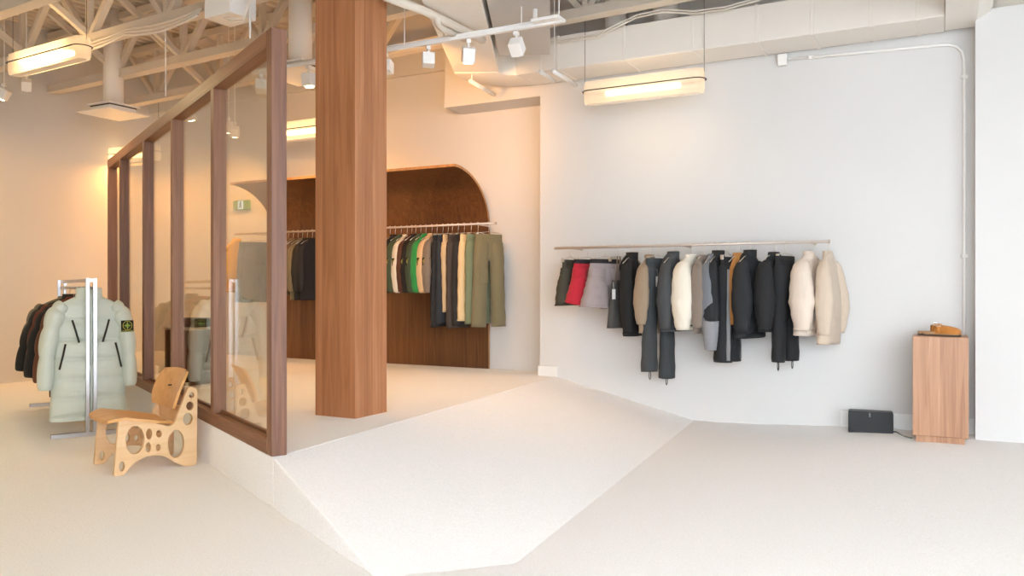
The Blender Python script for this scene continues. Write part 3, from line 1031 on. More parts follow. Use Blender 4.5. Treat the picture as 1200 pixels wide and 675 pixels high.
# ------------------------------------------------------------------ rack with puffer jackets
def rack():
    pf = at_z(107, 510.5, 0)
    t = thing('garment_rack', 'free-standing square steel garment rack left of the glass partition', 'garment rack', (pf.x, pf.y, 0), ROTP)
    L = 2.2; H = 1.335
    for x in (0, L):
        for y in (-.028, .028):
            b = MB(); b.box((x, y, H / 2 + .015), (.03, .03, H - .03)); b.build('post', M_STEEL, t, bevel=.002)
        b = MB(); b.box((x, 0.0, .018), (.04, .60, .036)); b.build('foot_bar', M_STEEL, t, bevel=.002)
    b = MB(); b.box((L / 2, 0, H - .02), (L + .03, .03, .03)); b.build('top_bar', M_STEEL, t, bevel=.002)
    b = MB(); b.cyl((0, 0, H - .085), (L, 0, H - .085), .0125, 12); b.build('hanging_bar', M_STEEL, t, smooth=True)
    return pf
pf = rack()
RZ = 1.335 - .085
def on_rack(x, yaw=0):
    p = pf + PD * x
    return (p.x, p.y, RZ), ROTP + PI / 2 + R(yaw) - PI
HK = 'hangers on the steel rack'
def add_k(x, yaw, name, label, cat, **kw):
    loc, rz = on_rack(x, yaw)
    g = jacket(name, label, cat, loc, rz, None, **kw)
    hanger('top', loc, rz, 'steel hanger carrying the ' + label.split(' hanging')[0], HK)
    return g, loc, rz
M_ICE = cloth('ice_green_nylon', (206, 214, 204), rough=.6, sheen=.1)
CL[(206, 214, 204)] = M_ICE
def parka():
    g, loc, rz = add_k(.14, 0, 'puffer_parka', 'long pale mint puffer parka hanging at the front of the steel rack', 'parka', col=(206, 214, 204), length=1.07, sw=.24, hem=.30, thick=.125,
                       sleeve=.74, spread=.055, collar=None, puff=.165, srad=.10, top=-.055, fwd=.03)
    b = MB()
    rg = [ring(-.10 + q * .105, .105 - .008 * q, .078, .9, 28, .03, 1) for q in (0, .12, .3, .45, .55, .75, .9, 1)]
    for i in (2, 5):
        rg[i] = [Vector((p.x * 1.05, p.y * 1.05, p.z)) for p in rg[i]]
    rg += [[Vector((p.x * .8, p.y * .76, p.z - .004)) for p in rg[-1]], [Vector((p.x * .78, p.y * .7, p.z - .09)) for p in rg[-1]]]
    MB().loft(rg, False, True).build('collar', M_ICE, g, smooth=True)
    b = MB(); b.box((0, .03, -.03), (.1, .05, .075)); b.build('neck_lining', C_((150, 152, 140)), g, bevel=.01)
    for x0, z0, x1, z1 in ((-.14, -.27, -.09, -.46), (.14, -.27, .09, -.46), (-.19, -.47, -.235, -.68), (.19, -.47, .235, -.68)):
        b = MB(); b.tube([(x0, -.118, z0), ((x0 + x1) / 2, -.132, (z0 + z1) / 2), (x1, -.122, z1)], .008, 8); b.build('pocket_zipper', M_ZIP, g, smooth=True)
    b = MB(); b.tube([(.003, -.085, .0)] + [(.003, -.128 - .004 * math.sin(k * 2), -.1 - k * .1) for k in range(1, 11)], .01, 8, .6, (0, 1, 0)); b.build('front_placket', M_ICE, g, smooth=True)
    b = MB(); b.tube([(-.02, -.09, -.03), (-.024, -.094, -.07)], .004, 6); b.build('zip_pull', M_BLACK, g)
    # sleeve patch
    bd = badge(g, (.283, -.118, -.33), (R(-4), 0, R(10)), .104, .098)
    text_mesh('lettering', 'STONE ISLAND', .014, M_BADGEY, bd, (0, -.0035, -.042), (PI / 2, 0, 0))
parka()
add_k(.52, 0, 'puffer_jacket', 'chestnut brown puffer jacket hanging directly behind the pale parka', 'jacket', col=(96, 56, 34), length=.86, sw=.24, hem=.27, thick=.1, sleeve=.66, spread=.08, collar='high', puff=.16, srad=.09)
add_k(.86, 0, 'puffer_jacket', 'black puffer jacket with a red collar hanging behind the brown one', 'jacket', col=(24, 24, 26), ccol=(128, 30, 26), length=.84, sw=.25, hem=.27, thick=.1, sleeve=.64, spread=.12, collar='high', puff=.16, srad=.092)
add_k(1.2, 0, 'puffer_jacket', 'dark rust puffer jacket hanging between black jackets on the rack', 'jacket', col=(98, 44, 26), length=.8, sw=.25, hem=.27, thick=.1, sleeve=.62, spread=.12, collar='high', puff=.15, srad=.09)
add_k(1.55, 0, 'puffer_jacket', 'black hooded puffer jacket hanging second from the rear of the rack', 'jacket', col=(30, 30, 32), length=.84, sw=.25, hem=.27, thick=.1, sleeve=.64, spread=.12, collar='hood', puff=.15, srad=.092)
add_k(1.9, 0, 'puffer_jacket', 'olive grey puffer jacket hanging at the rear end of the rack', 'jacket', col=(104, 98, 82), length=.84, sw=.25, hem=.27, thick=.1, sleeve=.64, spread=.1, collar='high', puff=.15, srad=.092)

# ------------------------------------------------------------------ plywood chair
def chair():
    c = at_z(136, 557.5, 0)
    ud = Vector((.75, .66, 0)).normalized()
    rz = math.atan2(ud.y, ud.x)
    t = thing('plywood_lounge_chair', 'low birch plywood lounge chair with round cut-outs beside the glass partition', 'chair', (c.x, c.y, 0), rz)
    outl = rounded([(-.015, 0), (.045, 0), (.10, .07), (.20, .115), (.30, .10), (.40, .025), (.455, 0), (.525, 0), (.53, .54), (.47, .555), (.375, .305), (.34, .29), (.10, .375), (.015, .37)],
                   [.012, .02, .08, .08, .08, .03, .02, .02, .03, .025, .03, .03, .03, .02])
    holes = [ellipse(.115, .225, .062, .098), ellipse(.385, .165, .058, .10), ellipse(.205, .255, .022, .04), ellipse(.20, .165, .02, .035), ellipse(.27, .25, .021, .028), ellipse(.265, .155, .018, .026),
             ellipse(.032, .06, .020, .036), ellipse(.492, .495, .020, .024), ellipse(.48, .42, .028, .034), ellipse(.465, .33, .036, .045)]
    W_ = .47
    for w in (.0, W_):
        o = curve_plate('side_panel', outl, [list(h) for h in holes], .036, M_PLY, t, .003)
        o.location.y = w
    # cross panels
    for (u, v, h, w) in ((.30, .2, .10, .02), (.43, .36, .12, .02)):
        b = MB(); b.box((u, W_ / 2, v), (w, W_ - .03, h)); b.build('cross_panel', M_PLY, t, bevel=.003)
    # seat shell
    b = MB()
    nu, nw = 16, 12
    topg, botg = [], []
    for i in range(nu + 1):
        f = i / nu
        u = -.075 + f * .47
        rt, rb = [], []
        for j in range(nw + 1):
            g = j / nw * 2 - 1
            half = .27 + .02 * math.sin(f * PI) - .07 * max(0, f - .7) / .3 - .04 * max(0, .15 - f) / .15
            y = W_ / 2 + g * half
            z = .405 - .105 * f ** 1.1 - .05 * max(0, .22 - f) ** 1.2 / .22 + .018 * g * g * f
            rt.append(Vector((u - .025 * g * g * (1 - f) * -1 * (1 if f < .3 else 0), y, z)))
            rb.append(Vector((u - .025 * g * g * (1 - f) * -1 * (1 if f < .3 else 0), y, z - .02)))
        topg.append(rt); botg.append(rb)
    rings = [topg[i] + botg[i][::-1] for i in range(nu + 1)]
    b.loft(rings); smoothed(b.build('seat', M_PLYTOP, t), 40)
    # back shell
    b = MB()
    rings = []
    for i in range(13):
        f = i / 12
        rf, rb = [], []
        for j in range(13):
            g = j / 12 * 2 - 1
            half = .255 * (1 - .16 * abs(2 * f - 1) ** 3)
            y = W_ / 2 + g * half
            u = .385 + .095 * f + .0 - .035 * g * g + .02 * (2 * f - 1) ** 2
            z = .395 + .275 * f - .012 * g * g * (2 * f - 1)
            rf.append(Vector((u, y, z))); rb.append(Vector((u + .018, y, z - .005)))
        rings.append(rf + rb[::-1])
    b.loft(rings); smoothed(b.build('backrest', M_PLYTOP, t), 40)
    for y in (W_ * .5,):
        b = MB(); b.cyl((.415, y, .55), (.46, y, .55), .005, 10); b.build('screw', M_DARKMETAL, t)
chair()

# ------------------------------------------------------------------ pedestal, shoes, speaker
def pedestal():
    a = at_z(1069.5, 518.0, -.03); c = at_z(1134, 521.5, -.03)
    d = (c - a); rz = math.atan2(d.y, d.x)
    Wd = d.length; D = .40
    t = thing('display_pedestal', 'oak veneer display pedestal with recessed plinth standing by the corner', 'pedestal', (a.x, a.y, -.035), ROT1)
    zt = CAMZ - (395 - CY) * a.y * .985 / F + .035
    b = MB(); b.box((Wd / 2, D / 2, (zt + .065) / 2), (Wd, D, zt - .065)); b.build('body', M_PED, t, bevel=.003)
    b = MB(); b.box((Wd / 2 - .002, D / 2, .035), (Wd - .05, D - .05, .07)); b.build('plinth', M_PED, t, bevel=.002)
    return a, Wd, zt - .035, D
pa, pw, pz, pdp = pedestal()

M_SUEDE = cloth('tan_suede', (190, 122, 50), weave=600, wrinkle=25)
M_SOLE = paint('dark_sole', (84, 70, 56), .8, .3, 90)
M_CORK = paint('cork_footbed', (176, 138, 102), .9, .5, 160, .15)
M_BUCKLE = metal('pale_buckle', (228, 220, 206), .25)
def clog(loc, rz, label):
    t = thing('suede_clog', label, 'shoe', loc, rz, 'pair of tan suede clogs on the pedestal')
    # x heel->toe 0..0.285
    def foot(f):
        hw = .034 + .014 * math.sin(min(1, f * 1.35) * PI * .62) - .006 * math.sin(f * PI * 2)
        if f > .86:
            hw *= math.sqrt(max(.04, 1 - ((f - .86) / .15) ** 2))
        if f < .1:
            hw *= math.sqrt(max(.15, 1 - ((.1 - f) / .11) ** 2))
        return hw
    fs = [i / 24 for i in range(25)]
    def plan(grow=0.0):
        up = [(f * .285, foot(f) + grow + .006 * math.sin(f * PI)) for f in fs]
        dn = [(f * .285, -foot(f) - grow + .004 * math.sin(f * PI)) for f in fs[::-1]]
        return up + dn
    MB().prism(plan(.002), 0, .014).build('sole', M_SOLE, t, bevel=.002)
    MB().prism(plan(), .014, .036).build('footbed', M_CORK, t, bevel=.003)
    # upper
    rings = []
    for i in range(17):
        f = .34 + .66 * i / 16
        hw = foot(min(f, .999)) + .005
        ht = .040 + .030 * math.sin(min(1, (1 - f) / .66) * PI * .56 + .12)
        if f > .93:
            ht *= .72 + .28 * (1 - f) / .07
        x = f * .285 + .002
        lean = -.022 * (1 - i / 16)
        rr = []
        for k in range(13):
            th = PI * k / 12
            rr.append(Vector((x + lean * math.sin(th) * .0, hw * math.cos(th) * (1 if True else 0), .022 + ht * math.sin(th) ** .75)))
        rr += [Vector((x, -hw * .8, .02)), Vector((x, hw * .8, .02))]
        rings.append(rr)
    smoothed(MB().loft(rings, False, True).build('upper', M_SUEDE, t), 60)
    # strap and buckle
    b = MB()
    x = .128
    hw = foot(.45) + .009
    pts = [Vector((x, hw * math.cos(PI * k / 14), .03 + .072 * math.sin(PI * k / 14) ** .8)) for k in range(15)]
    b.tube(pts, .011, 8, .3, (0, 0, 1)); b.build('strap', M_SUEDE, t, smooth=True)
    b = MB()
    yb, zb = -hw * .55, .097
    q = [(-.016, -.0), (.016, -.0), (.016, .03), (-.016, .03)]
    pp = [Vector((x + u, yb - .012 + v * .55, .082 + v * .75)) for u, v in q]
    b.tube(pp + [pp[0]], .003, 6); b.tube([(pp[0] + pp[3]) / 2, (pp[1] + pp[2]) / 2], .002, 6); b.build('buckle', M_BUCKLE, t)
    return t
def ped_pt(u, v):
    p = Vector((pa.x, pa.y, 0)) + E1 * u + E2 * v
    return (p.x, p.y, pz)
clog(ped_pt(.035, .22), ROT1 + R(8), 'tan suede clog behind, its heel sticking out towards the pedestal left edge')
clog(ped_pt(.075, .17), ROT1 - R(14), 'tan suede clog in front, toe and buckle strap turned right on the pedestal')

def speaker():
    a = at_z(994, 507, -.045); c = at_z(1047, 510.5, -.045)
    d = c - a; rz = math.atan2(d.y, d.x)
    t = thing('wireless_speaker', 'black wide loudspeaker standing on the white carpet left of the pedestal', 'speaker', (a.x, a.y, -.05), rz)
    w, h, dp = d.length, .204, .14
    pr = rounded([(0, 0), (w, 0), (w, h), (0, h)], .018)
    b = MB(); b.loft([[Vector((x, 0, z)) for x, z in pr], [Vector((x, .03, z)) for x, z in pr], [Vector((x, dp, z * .98 + .002)) for x, z in pr]])
    b.build('housing', M_BLACK, t, bevel=.004)
    g = paint('black_grille', (40, 41, 43), .6, .6, 500)
    pr2 = rounded([(.006, .006), (w - .006, .006), (w - .006, h - .006), (.006, h - .006)], .014)
    b = MB(); b.loft([[Vector((x, -.003, z)) for x, z in pr2], [Vector((x, .002, z)) for x, z in pr2]]); b.build('grille', g, t)
    text_mesh('lettering', 'SONOS', .011, M_WHITE, t, (w * .485, -.0045, h - .028), (PI / 2, R(-90), 0))
    e = t.location
    end = Vector((a.x, a.y, 0)) + d * 1.03
    s0 = Vector((a.x, a.y, -.02)) + d + E2 * .06
    s1 = Vector((pa.x, pa.y, -.012)) + E2 * .1
    b = MB(); b.tube([s0 - E1 * .02, s0 + E1 * .02 + Vector((0, 0, .0)), (s0 + s1) / 2 + Vector((0, 0, -.012)), s1 - E1 * .02, s1 - E1 * .003], .006, 8)
    tag(b.build('power_cord', paint('grey_cord', (120, 124, 116), .5), smooth=True), 'grey power cord running from the black loudspeaker to the pedestal', 'cord')
speaker()

# ------------------------------------------------------------------ display table behind the glass
def table():
    a = at_z(193, 450, Z_UP)
    zt = .55
    t = thing('display_table', 'low brown display block behind the partition glass holding dark folded clothes', 'table', (a.x, a.y, Z_UP), ROT1)
    w, d = .36, .4
    b = MB(); b.box((w / 2, d / 2, zt / 2), (w, d, zt)); b.build('block', M_TABLE, t, bevel=.004)
    b = MB(); b.box((w / 2, d / 2, zt + .012), (w + .02, d + .02, .024)); b.build('top', paint('table_top', (208, 190, 170), .4), t, bevel=.003)
    pats = [((46, 34, 40), 'dark plum folded sweater on the left of the display block behind glass'), ((30, 28, 30), 'black folded sweater on the right of the display block behind glass')]
    for i, (c, l) in enumerate(pats):
        q = Vector((a.x, a.y, 0)) + E1 * (.095 + .175 * i) + E2 * .19
        b = MB()
        for k in range(3):
            b.box((.004 * k, .005 * k, .016 + .03 * k), (.16 - .008 * k, .28 - .01 * k, .028))
        o = b.build('folded_sweater', C_(c), bevel=.012, loc=(q.x, q.y, Z_UP + zt + .025), rotz=ROT1 + R(4 * i - 3))
        tag(o, l, 'sweater', 'folded sweaters on the brown block')
table()

# ------------------------------------------------------------------ exit sign behind the glass
def exit_sign():
    p = at_n(283.5, N_BACK - .03)
    z = CAMZ + (CY - 240.5) * p.y / F
    t = thing('exit_sign', 'small green running-man exit sign on the back wall seen through the glass', 'sign', (p.x, p.y, z), ROT1)
    w, h = .30, .135
    b = MB(); b.box((0, 0, 0), (w, .05, h)); b.build('housing', paint('sign_green', (108, 158, 108), .5), t, bevel=.004)
    b = MB(); b.box((.0, -.026, 0), (h * .78, .004, h * .9)); b.build('pictogram_panel', emit('sign_white', (.95, 1, .9), .9), t)
    g = MB()
    y = -.0295
    s = h / .14
    def seg(a, b_, w_):
        g.bar((a[0] * s, y, a[1] * s), (b_[0] * s, y, b_[1] * s), w_, .003, Vector((0, 1, 0)))
    g.cyl((.004 * s, y - .001, .04 * s), (.004 * s, y + .001, .04 * s), .011, 12)
    for a_, b_ in (((0, .026), (-.008, -.006)), ((-.002, .022), (.02, .008)), ((-.002, .022), (-.024, .014)), ((-.008, -.006), (.014, -.018)), ((.014, -.018), (.01, -.046)), ((-.008, -.006), (-.016, -.028)), ((-.016, -.028), (-.034, -.036))):
        g.box(((a_[0] + b_[0]) / 2 * s, y, (a_[1] + b_[1]) / 2 * s), ((Vector(b_) - Vector(a_)).length * s + .004, .003, .010), Matrix.Rotation(-math.atan2(b_[1] - a_[1], b_[0] - a_[0]), 4, 'Y'))
    g.build('running_figure', paint('sign_dark_green', (30, 74, 44), .5), t)
exit_sign()

# ------------------------------------------------------------------ ducts and pipes
def long_duct():
    zb, zt = 3.50, 3.84
    nf, nb = 7.60, 8.08
    s0, s1 = s_at(617, 7.84), s_at(1107, 7.70)
    t = thing('ventilation_duct', 'long white rectangular duct with a rounded elbow along the top of the right wall', 'duct', W(0, 0, zb), ROT1)
    b = MB(); b.box(((s0 + s1) / 2, (nf + nb) / 2, (zt - zb) / 2), (s1 - s0, nb - nf, zt - zb)); b.build('straight_run', M_DUCT, t, bevel=.008)
    # elbow turning towards the street
    ri, wd = .12, nb - nf
    c = Vector((s0, nf - ri, 0))
    rings = []
    for k in range(15):
        a = PI / 2 + k / 14 * R(115)
        u = Vector((math.cos(a), math.sin(a), 0))
        i_, o_ = c + u * ri, c + u * (ri + wd)
        rings.append([Vector((i_.x, i_.y, 0)), Vector((o_.x, o_.y, 0)), Vector((o_.x, o_.y, zt - zb)), Vector((i_.x, i_.y, zt - zb))])
    o = MB().loft(rings).build('elbow', M_DUCT, t, bevel=.01); smoothed(o, 40)
    x0, x1 = c.x - ri - wd, c.x - ri
    ae = PI / 2 + R(115); ue = Vector((math.cos(ae), math.sin(ae), 0)); te = Vector((ue.y * -1, ue.x, 0))
    q0 = c + ue * (ri + wd / 2)
    b = MB(); b.bar(q0 + Vector((0, 0, (zt - zb) / 2)), q0 + te * 2.7 + Vector((0, 0, (zt - zb) / 2)), wd - .01, zt - zb - .01); b.build('cross_run', M_DUCT, t, bevel=.006)
    global GD
    side = Vector((-te.y, te.x, 0)); GD = (q0 + side * (.24 + .03 + .25), te)
    for f in (.12, .3, .47, .62, .74, .86, .95):
        b = MB(); x = s0 + (s1 - s0) * f; b.box((x, (nf + nb) / 2, (zt - zb) / 2), (.03, nb - nf + .012, zt - zb + .012)); b.build('seam_flange', M_DUCT, t, bevel=.003)
    for px, r in ((722, .115), (780, .12)):
        p = at_n(px, 7.85); s = p.dot(E1)
        b = MB(); b.cyl((s, 7.85, zt - zb - .01), (s, 7.85, 1.25), r, 24)
        b.build('riser_pipe', M_DUCT, t, smooth=True)
    return s0, c, x0, x1
s0, ce, dx0, dx1 = long_duct()

# bulkhead over the window corner
def bulkhead():
    sa = at_z(1107.5, 20, 3.5).dot(E1); sb = at_z(1143, 36, 3.5).dot(E1)
    b = MB()
    pr = [(sa, 3.5), (sb, 3.5), (sb + .10, 3.56), (sb + .16, 3.72), (sb + .16, 4.78), (sa, 4.78)]
    b.loft([[Vector((s, 1.0, z)) for s, z in pr], [Vector((s, N_FRONTED + .2, z)) for s, z in pr]])
    struct(b.build('trim_4', M_DUCT, rotz=ROT1, bevel=.006))
bulkhead()

# added grey block as the white duct's shaded underside; thin pipes above the track
def shaded_duct_underside():
    g0, te = GD
    b = MB(); b.bar(g0 + te * .55 + Vector((0, 0, 3.68)), g0 + te * 2.9 + Vector((0, 0, 3.68)), .5, .32)
    tag(b.build('shaded_duct_underside', M_DUCTSHADE, rotz=ROT1, bevel=.006), 'grey block added as the shaded underside of the white duct above the spotlight track', 'duct')
shaded_duct_underside()
def pipe(pts, r, label, cat='pipe', name='ceiling_pipe', mat=None):
    b = MB(); b.tube(pts, r, 12)
    return tag(b.build(name, mat or M_CEIL, smooth=True), label, cat)
def pz_(px, py, z):
    return at_z(px, py, z)
pipe([pz_(452, -4, 3.45), pz_(500, 14, 3.45), pz_(556, 42, 3.45), pz_(566, 47, 3.45)], .035, 'white sprinkler pipe slanting down behind the spotlight track')
pipe([pz_(512, 19, 3.44), pz_(513, 28, 3.41), pz_(519, 34, 3.40), pz_(545, 46, 3.40)], .028, 'short white pipe elbow branching below the slanting sprinkler pipe')
pipe([pz_(627, 21, 3.45), Vector(pz_(627, 21, 3.45)) + Vector((0, 0, 1.25))], .02, 'white vertical conduit dropping to the right end of the spotlight track', 'conduit', 'conduit_drop', M_WHITE)

# ceiling rods
def rod(px, py, z, label, r=.006):
    p = at_z(px, py, z)
    b = MB(); b.cyl(p, p + Vector((0, 0, 4.76 - z)), r, 8)
    tag(b.build('hanging_rod', M_WHITE, smooth=True), label, 'rod', 'thin rods hanging from the ceiling')
rod(194, 113, 3.2, 'thin white rod hanging left above the partition top rail')
rod(293, 45, 3.4, 'brighter thin white rod hanging beside the white box near the partition top', .009)

# white equipment box with cables
def eqbox():
    p = at_z(270, 22, 3.62)
    t = thing('ceiling_box', 'white metal equipment box hanging under the joist near the partition top', 'box', (p.x, p.y, 3.62), ROTJ)
    b = MB(); b.box((0, 0, .16), (.34, .28, .34)); b.build('housing', M_WHITE, t, bevel=.006)
    for x in (-.1, .1):
        b = MB(); b.cyl((x, 0, .33), (x, 0, .48), .008, 8); b.build('hanger_rod', M_WHITE, t)
    b = MB()
    for x in (-.03, .05, .11):
        b.cyl((x, -.141, .27), (x, -.143, .27), .012, 10)
    b.build('knockout', M_DARKSLOT, t)
    for k in range(2):
        b = MB(); q = Vector((.17, -.05, .2))
        b.tube([q, q + Vector((.10, -.02, .02 - k * .03)), q + Vector((.15 + .02 * k, -.02, -.12)), q + Vector((.08, -.02, -.26 - .03 * k)), q + Vector((-.08, -.03, -.24 - .02 * k)), q + Vector((-.25, .0, -.17))], .008, 8)
        b.build('cable', M_CABLE, t, smooth=True)
eqbox()
# cable bundle along the second joist
for k, lab in enumerate(('upper white cable of the bundle drooping along the cable-carrying joist', 'middle white cable of the bundle drooping along the cable-carrying joist', 'lowest white cable of the bundle drooping along the cable-carrying joist')):
    pts = []
    for i in range(13):
        u = u_at(85, 5.178) + (u_at(246, 5.178) - u_at(85, 5.178)) * i / 12
        sag = .035 * abs(math.sin(i * PI / 6)) * (1 + .4 * k)
        pts.append(JD * u + JN * (5.08 - .02 * k) + Vector((0, 0, 3.93 - .035 * k - sag)))
    b = MB(); b.tube(pts, .013, 8)
    tag(b.build('ceiling_cable', M_CABLE, smooth=True), lab, 'cable', 'cables along the joist')
# two cables draped over the long duct
for k, lab in enumerate(('upper thin cable draped in front of the long duct', 'lower thin cable draped in front of the long duct')):
    pts = [at_z(x, y + 3 * k, 3.95 - .3 * (x < 650)) for x, y in ((572, 43), (590, 53), (612, 56), (650, 48), (700, 40), (745, 18), (775, 11), (815, 13), (850, 8), (890, -2))]
    n_fix = [7.3] * len(pts)
    pts2 = []
    for (x, y) in ((572, 43), (590, 53), (612, 56), (650, 48), (700, 40), (745, 18), (775, 11), (815, 13), (850, 8), (890, -3)):
        p = at_n(x, 7.52)
        pts2.append(Vector((p.x, p.y, CAMZ + (CY - y - 3 * k) * p.y / F)))
    b = MB(); b.tube(pts2, .008, 8)
    tag(b.build('draped_cable', M_CABLE, smooth=True), lab, 'cable', 'cables draped over the long duct')

# wall conduit on the long wall
def conduit():
    n = N_MAIN - .014
    def q(x, y):
        p = at_n(x, n)
        return Vector((p.x, p.y, CAMZ + (CY - y) * p.y / F))
    pts = [q(922, 70), q(1000, 62.6), q(1100, 53), q(1112, 52.4), q(1121, 54.5), q(1127, 60), q(1129.5, 70), q(1130, 90), q(1130, 300), q(1130, 478)]
    t = thing('wall_conduit', 'white electrical conduit bending down the right end of the long wall', 'conduit', pts[0], 0)
    b = MB(); b.tube([p - pts[0] for p in pts], .013, 10); b.build('tube', M_WHITE, t, smooth=True)
    for x, y in ((950, 67.3), (1130, 90), (1130, 300)):
        b = MB(); c = q(x, y) - pts[0]; b.box(c, (.05, .03, .03)); b.build('clamp', M_WHITE, t)
    p = q(917.5, 71)
    b = MB(); b.box((0, -.02, 0), (.085, .05, .11)); o = b.build('junction_box', M_WHITE, loc=p, rotz=ROT1, bevel=.004)
    tag(o, 'small white junction box high on the long wall at the conduit start', 'junction box')
conduit()

# ------------------------------------------------------------------ lamps
def pendant(pa_, pb_, label, grp='room', r=.115):
    """tube lamp with a dark loop around it, hung by two wires; pa_, pb_ are the loop's ends"""
    a, c = Vector(pa_), Vector(pb_)
    d = c - a; L = d.length
    t = thing('tube_pendant_lamp', label, 'pendant lamp', (a + c) / 2, math.atan2(d.y, d.x), 'tube pendant lamps')
    x0, x1 = -L / 2, L / 2
    n = 28
    # translucent band bent round in a long oval
    hw = .085
    def oval(g):
        q = []
        for j in range(11):
            a_ = -PI / 2 + PI * j / 10
            q.append((x1 - hw + (hw + g) * math.cos(a_), (hw + g) * math.sin(a_)))
        for j in range(11):
            a_ = PI / 2 + PI * j / 10
            q.append((x0 + hw + (hw + g) * math.cos(a_), (hw + g) * math.sin(a_)))
        return q
    prof = [(-.035, -r), (-.008, -r * .93), (-.001, -r * .6), (0, 0), (-.001, r * .6), (-.008, r * .93), (-.035, r)]
    b = MB(); b.loft([[Vector((x, y, z)) for x, y in oval(g)] for g, z in prof], False, False); b.build('oval_shade', M_SHADE, t, smooth=True)
    b = MB(); b.box((0, 0, -.02), (L * .62, .07, .05)); b.build('light_bar', {'room': M_LED, 'wall': M_LEDW, 'back': M_LEDB}[grp], t, bevel=.01)
    pts = [Vector((x, y, .012)) for x, y in oval(.010)]
    pts.append(pts[0])
    b = MB(); b.tube(pts, .009, 8, .6, (0, 0, 1)); b.build('loop', M_DARKMETAL, t, smooth=True)
    for x in (x0 + .004, x1 - .004):
        b = MB(); b.cyl((x, 0, 0), (x, 0, 4.76 - t.location.z), .0025, 6); b.build('suspension_wire', M_DARKMETAL, t)
    # the lamp's light
    li = bpy.data.lights.new('lamp_' + grp, 'AREA')
    li.shape = 'RECTANGLE'; li.size = L * .8; li.size_y = .16
    li.energy = PEND[grp][0]; li.color = PEND[grp][1]
    lo = bpy.data.objects.new('lamp_light', li); COL.objects.link(lo)
    lo.parent = t; lo.location = (0, 0, -r - .03)
    return t
PEND = {'room': (26, (1, .82, .44)), 'wall': (3, (1, .7, .4)), 'back': (26, (1, .42, .10))}
ZP = CAMZ + 1.95
def near_line(xa, ya, xb, yb, z, d, n):
    """axis ends of a lamp whose loop's room-side straight runs between two sightings"""
    return at_z(xa, ya, z) + n * .095 - d * .085, at_z(xb, yb, z) + n * .095 + d * .085
pendant(near_line(690, 107, 812, 92.3, ZP, E1, E2)[0], near_line(690, 107, 812, 92.3, ZP, E1, E2)[1], 'lit tube pendant lamp with dark loop hanging before the long white wall', 'wall')
pendant(near_line(9, 74, 85, 53.5, CAMZ + 2.42, JD, JN)[0], near_line(9, 74, 85, 53.5, CAMZ + 2.42, JD, JN)[1], 'lit tube pendant lamp with dark loop at the upper left, hanging under the roof joists')
def row(px, n):
    p = at_n(px, n); return p.dot(E1)
sB = at_z(146, 181.5, ZP)
pendant(at_z(107, 185.5, ZP), at_z(186, 178.5, ZP), 'lit tube pendant lamp half hidden behind the far end of the glass partition', 'back')
pC = at_z(338, 154.5, ZP)
pendant(pC - E1 * .22, pC + E1 * .82, 'lit tube pendant lamp showing between partition end post and wooden column', 'back')

# square air diffusers
def diffuser(px, py, z, label):
    p = at_z(px, py, z)
    t = thing('air_diffuser', label, 'air diffuser', p, ROT1, 'square white air diffusers')
    b = MB(); q = [(-.3, -.3), (.3, -.3), (.3, .3), (-.3, .3)]
    b.loft([[Vector((x * s, y * s, zz)) for x, y in q] for s, zz in ((1, 0), (1, .012), (.62, .05), (.6, .085))]); b.build('plate', M_WHITE, t)
    b = MB(); b.box((0, 0, .09), (.38, .38, .012)); b.build('shadow_gap', M_DARKSLOT, t)
    b = MB(); b.box((0, 0, .105), (.44, .44, .02)); b.build('collar_plate', M_WHITE, t)
    b = MB(); b.cyl((0, 0, .11), (0, 0, 4.85 - z), .12, 24); b.build('neck_duct', M_DUCT, t, smooth=True)
diffuser(133, 134.5, 3.45, 'square white air diffuser on a round neck above the left wall')
diffuser(352, 90, 3.45, 'square white air diffuser showing between partition end post and column')

# spotlight track
N_TR, Z_TR = 5.82, CAMZ + 2.1
def track():
    a = at_n(296, N_TR); c = at_n(660, N_TR)
    L = (c - a).length
    t = thing('spotlight_track', 'white spotlight track hanging across the ceiling behind the wooden column', 'track', (a.x, a.y, Z_TR), ROT1)
    b = MB(); b.box((L / 2, 0, 0), (L, .036, .03)); b.build('track_bar', M_WHITE, t, bevel=.002)
    b = MB(); b.cyl((0, .03, .035), (L * .97, .03, .035), .014, 10); b.build('conduit', M_WHITE, t, smooth=True)
    b = MB(); b.box((L - .12, -.02, .012), (.24, .15, .025)); b.build('end_feed', M_WHITE, t, bevel=.004)
    for px, zr in ((474, 4.76), (520, 3.5), (611, 3.52), (655, 4.76)):
        x = (at_n(px, N_TR) - a).dot(E1)
        b = MB(); b.cyl((x, 0, .01), (x, 0, zr - Z_TR), .005, 8); b.build('support_rod', M_WHITE, t)
track()
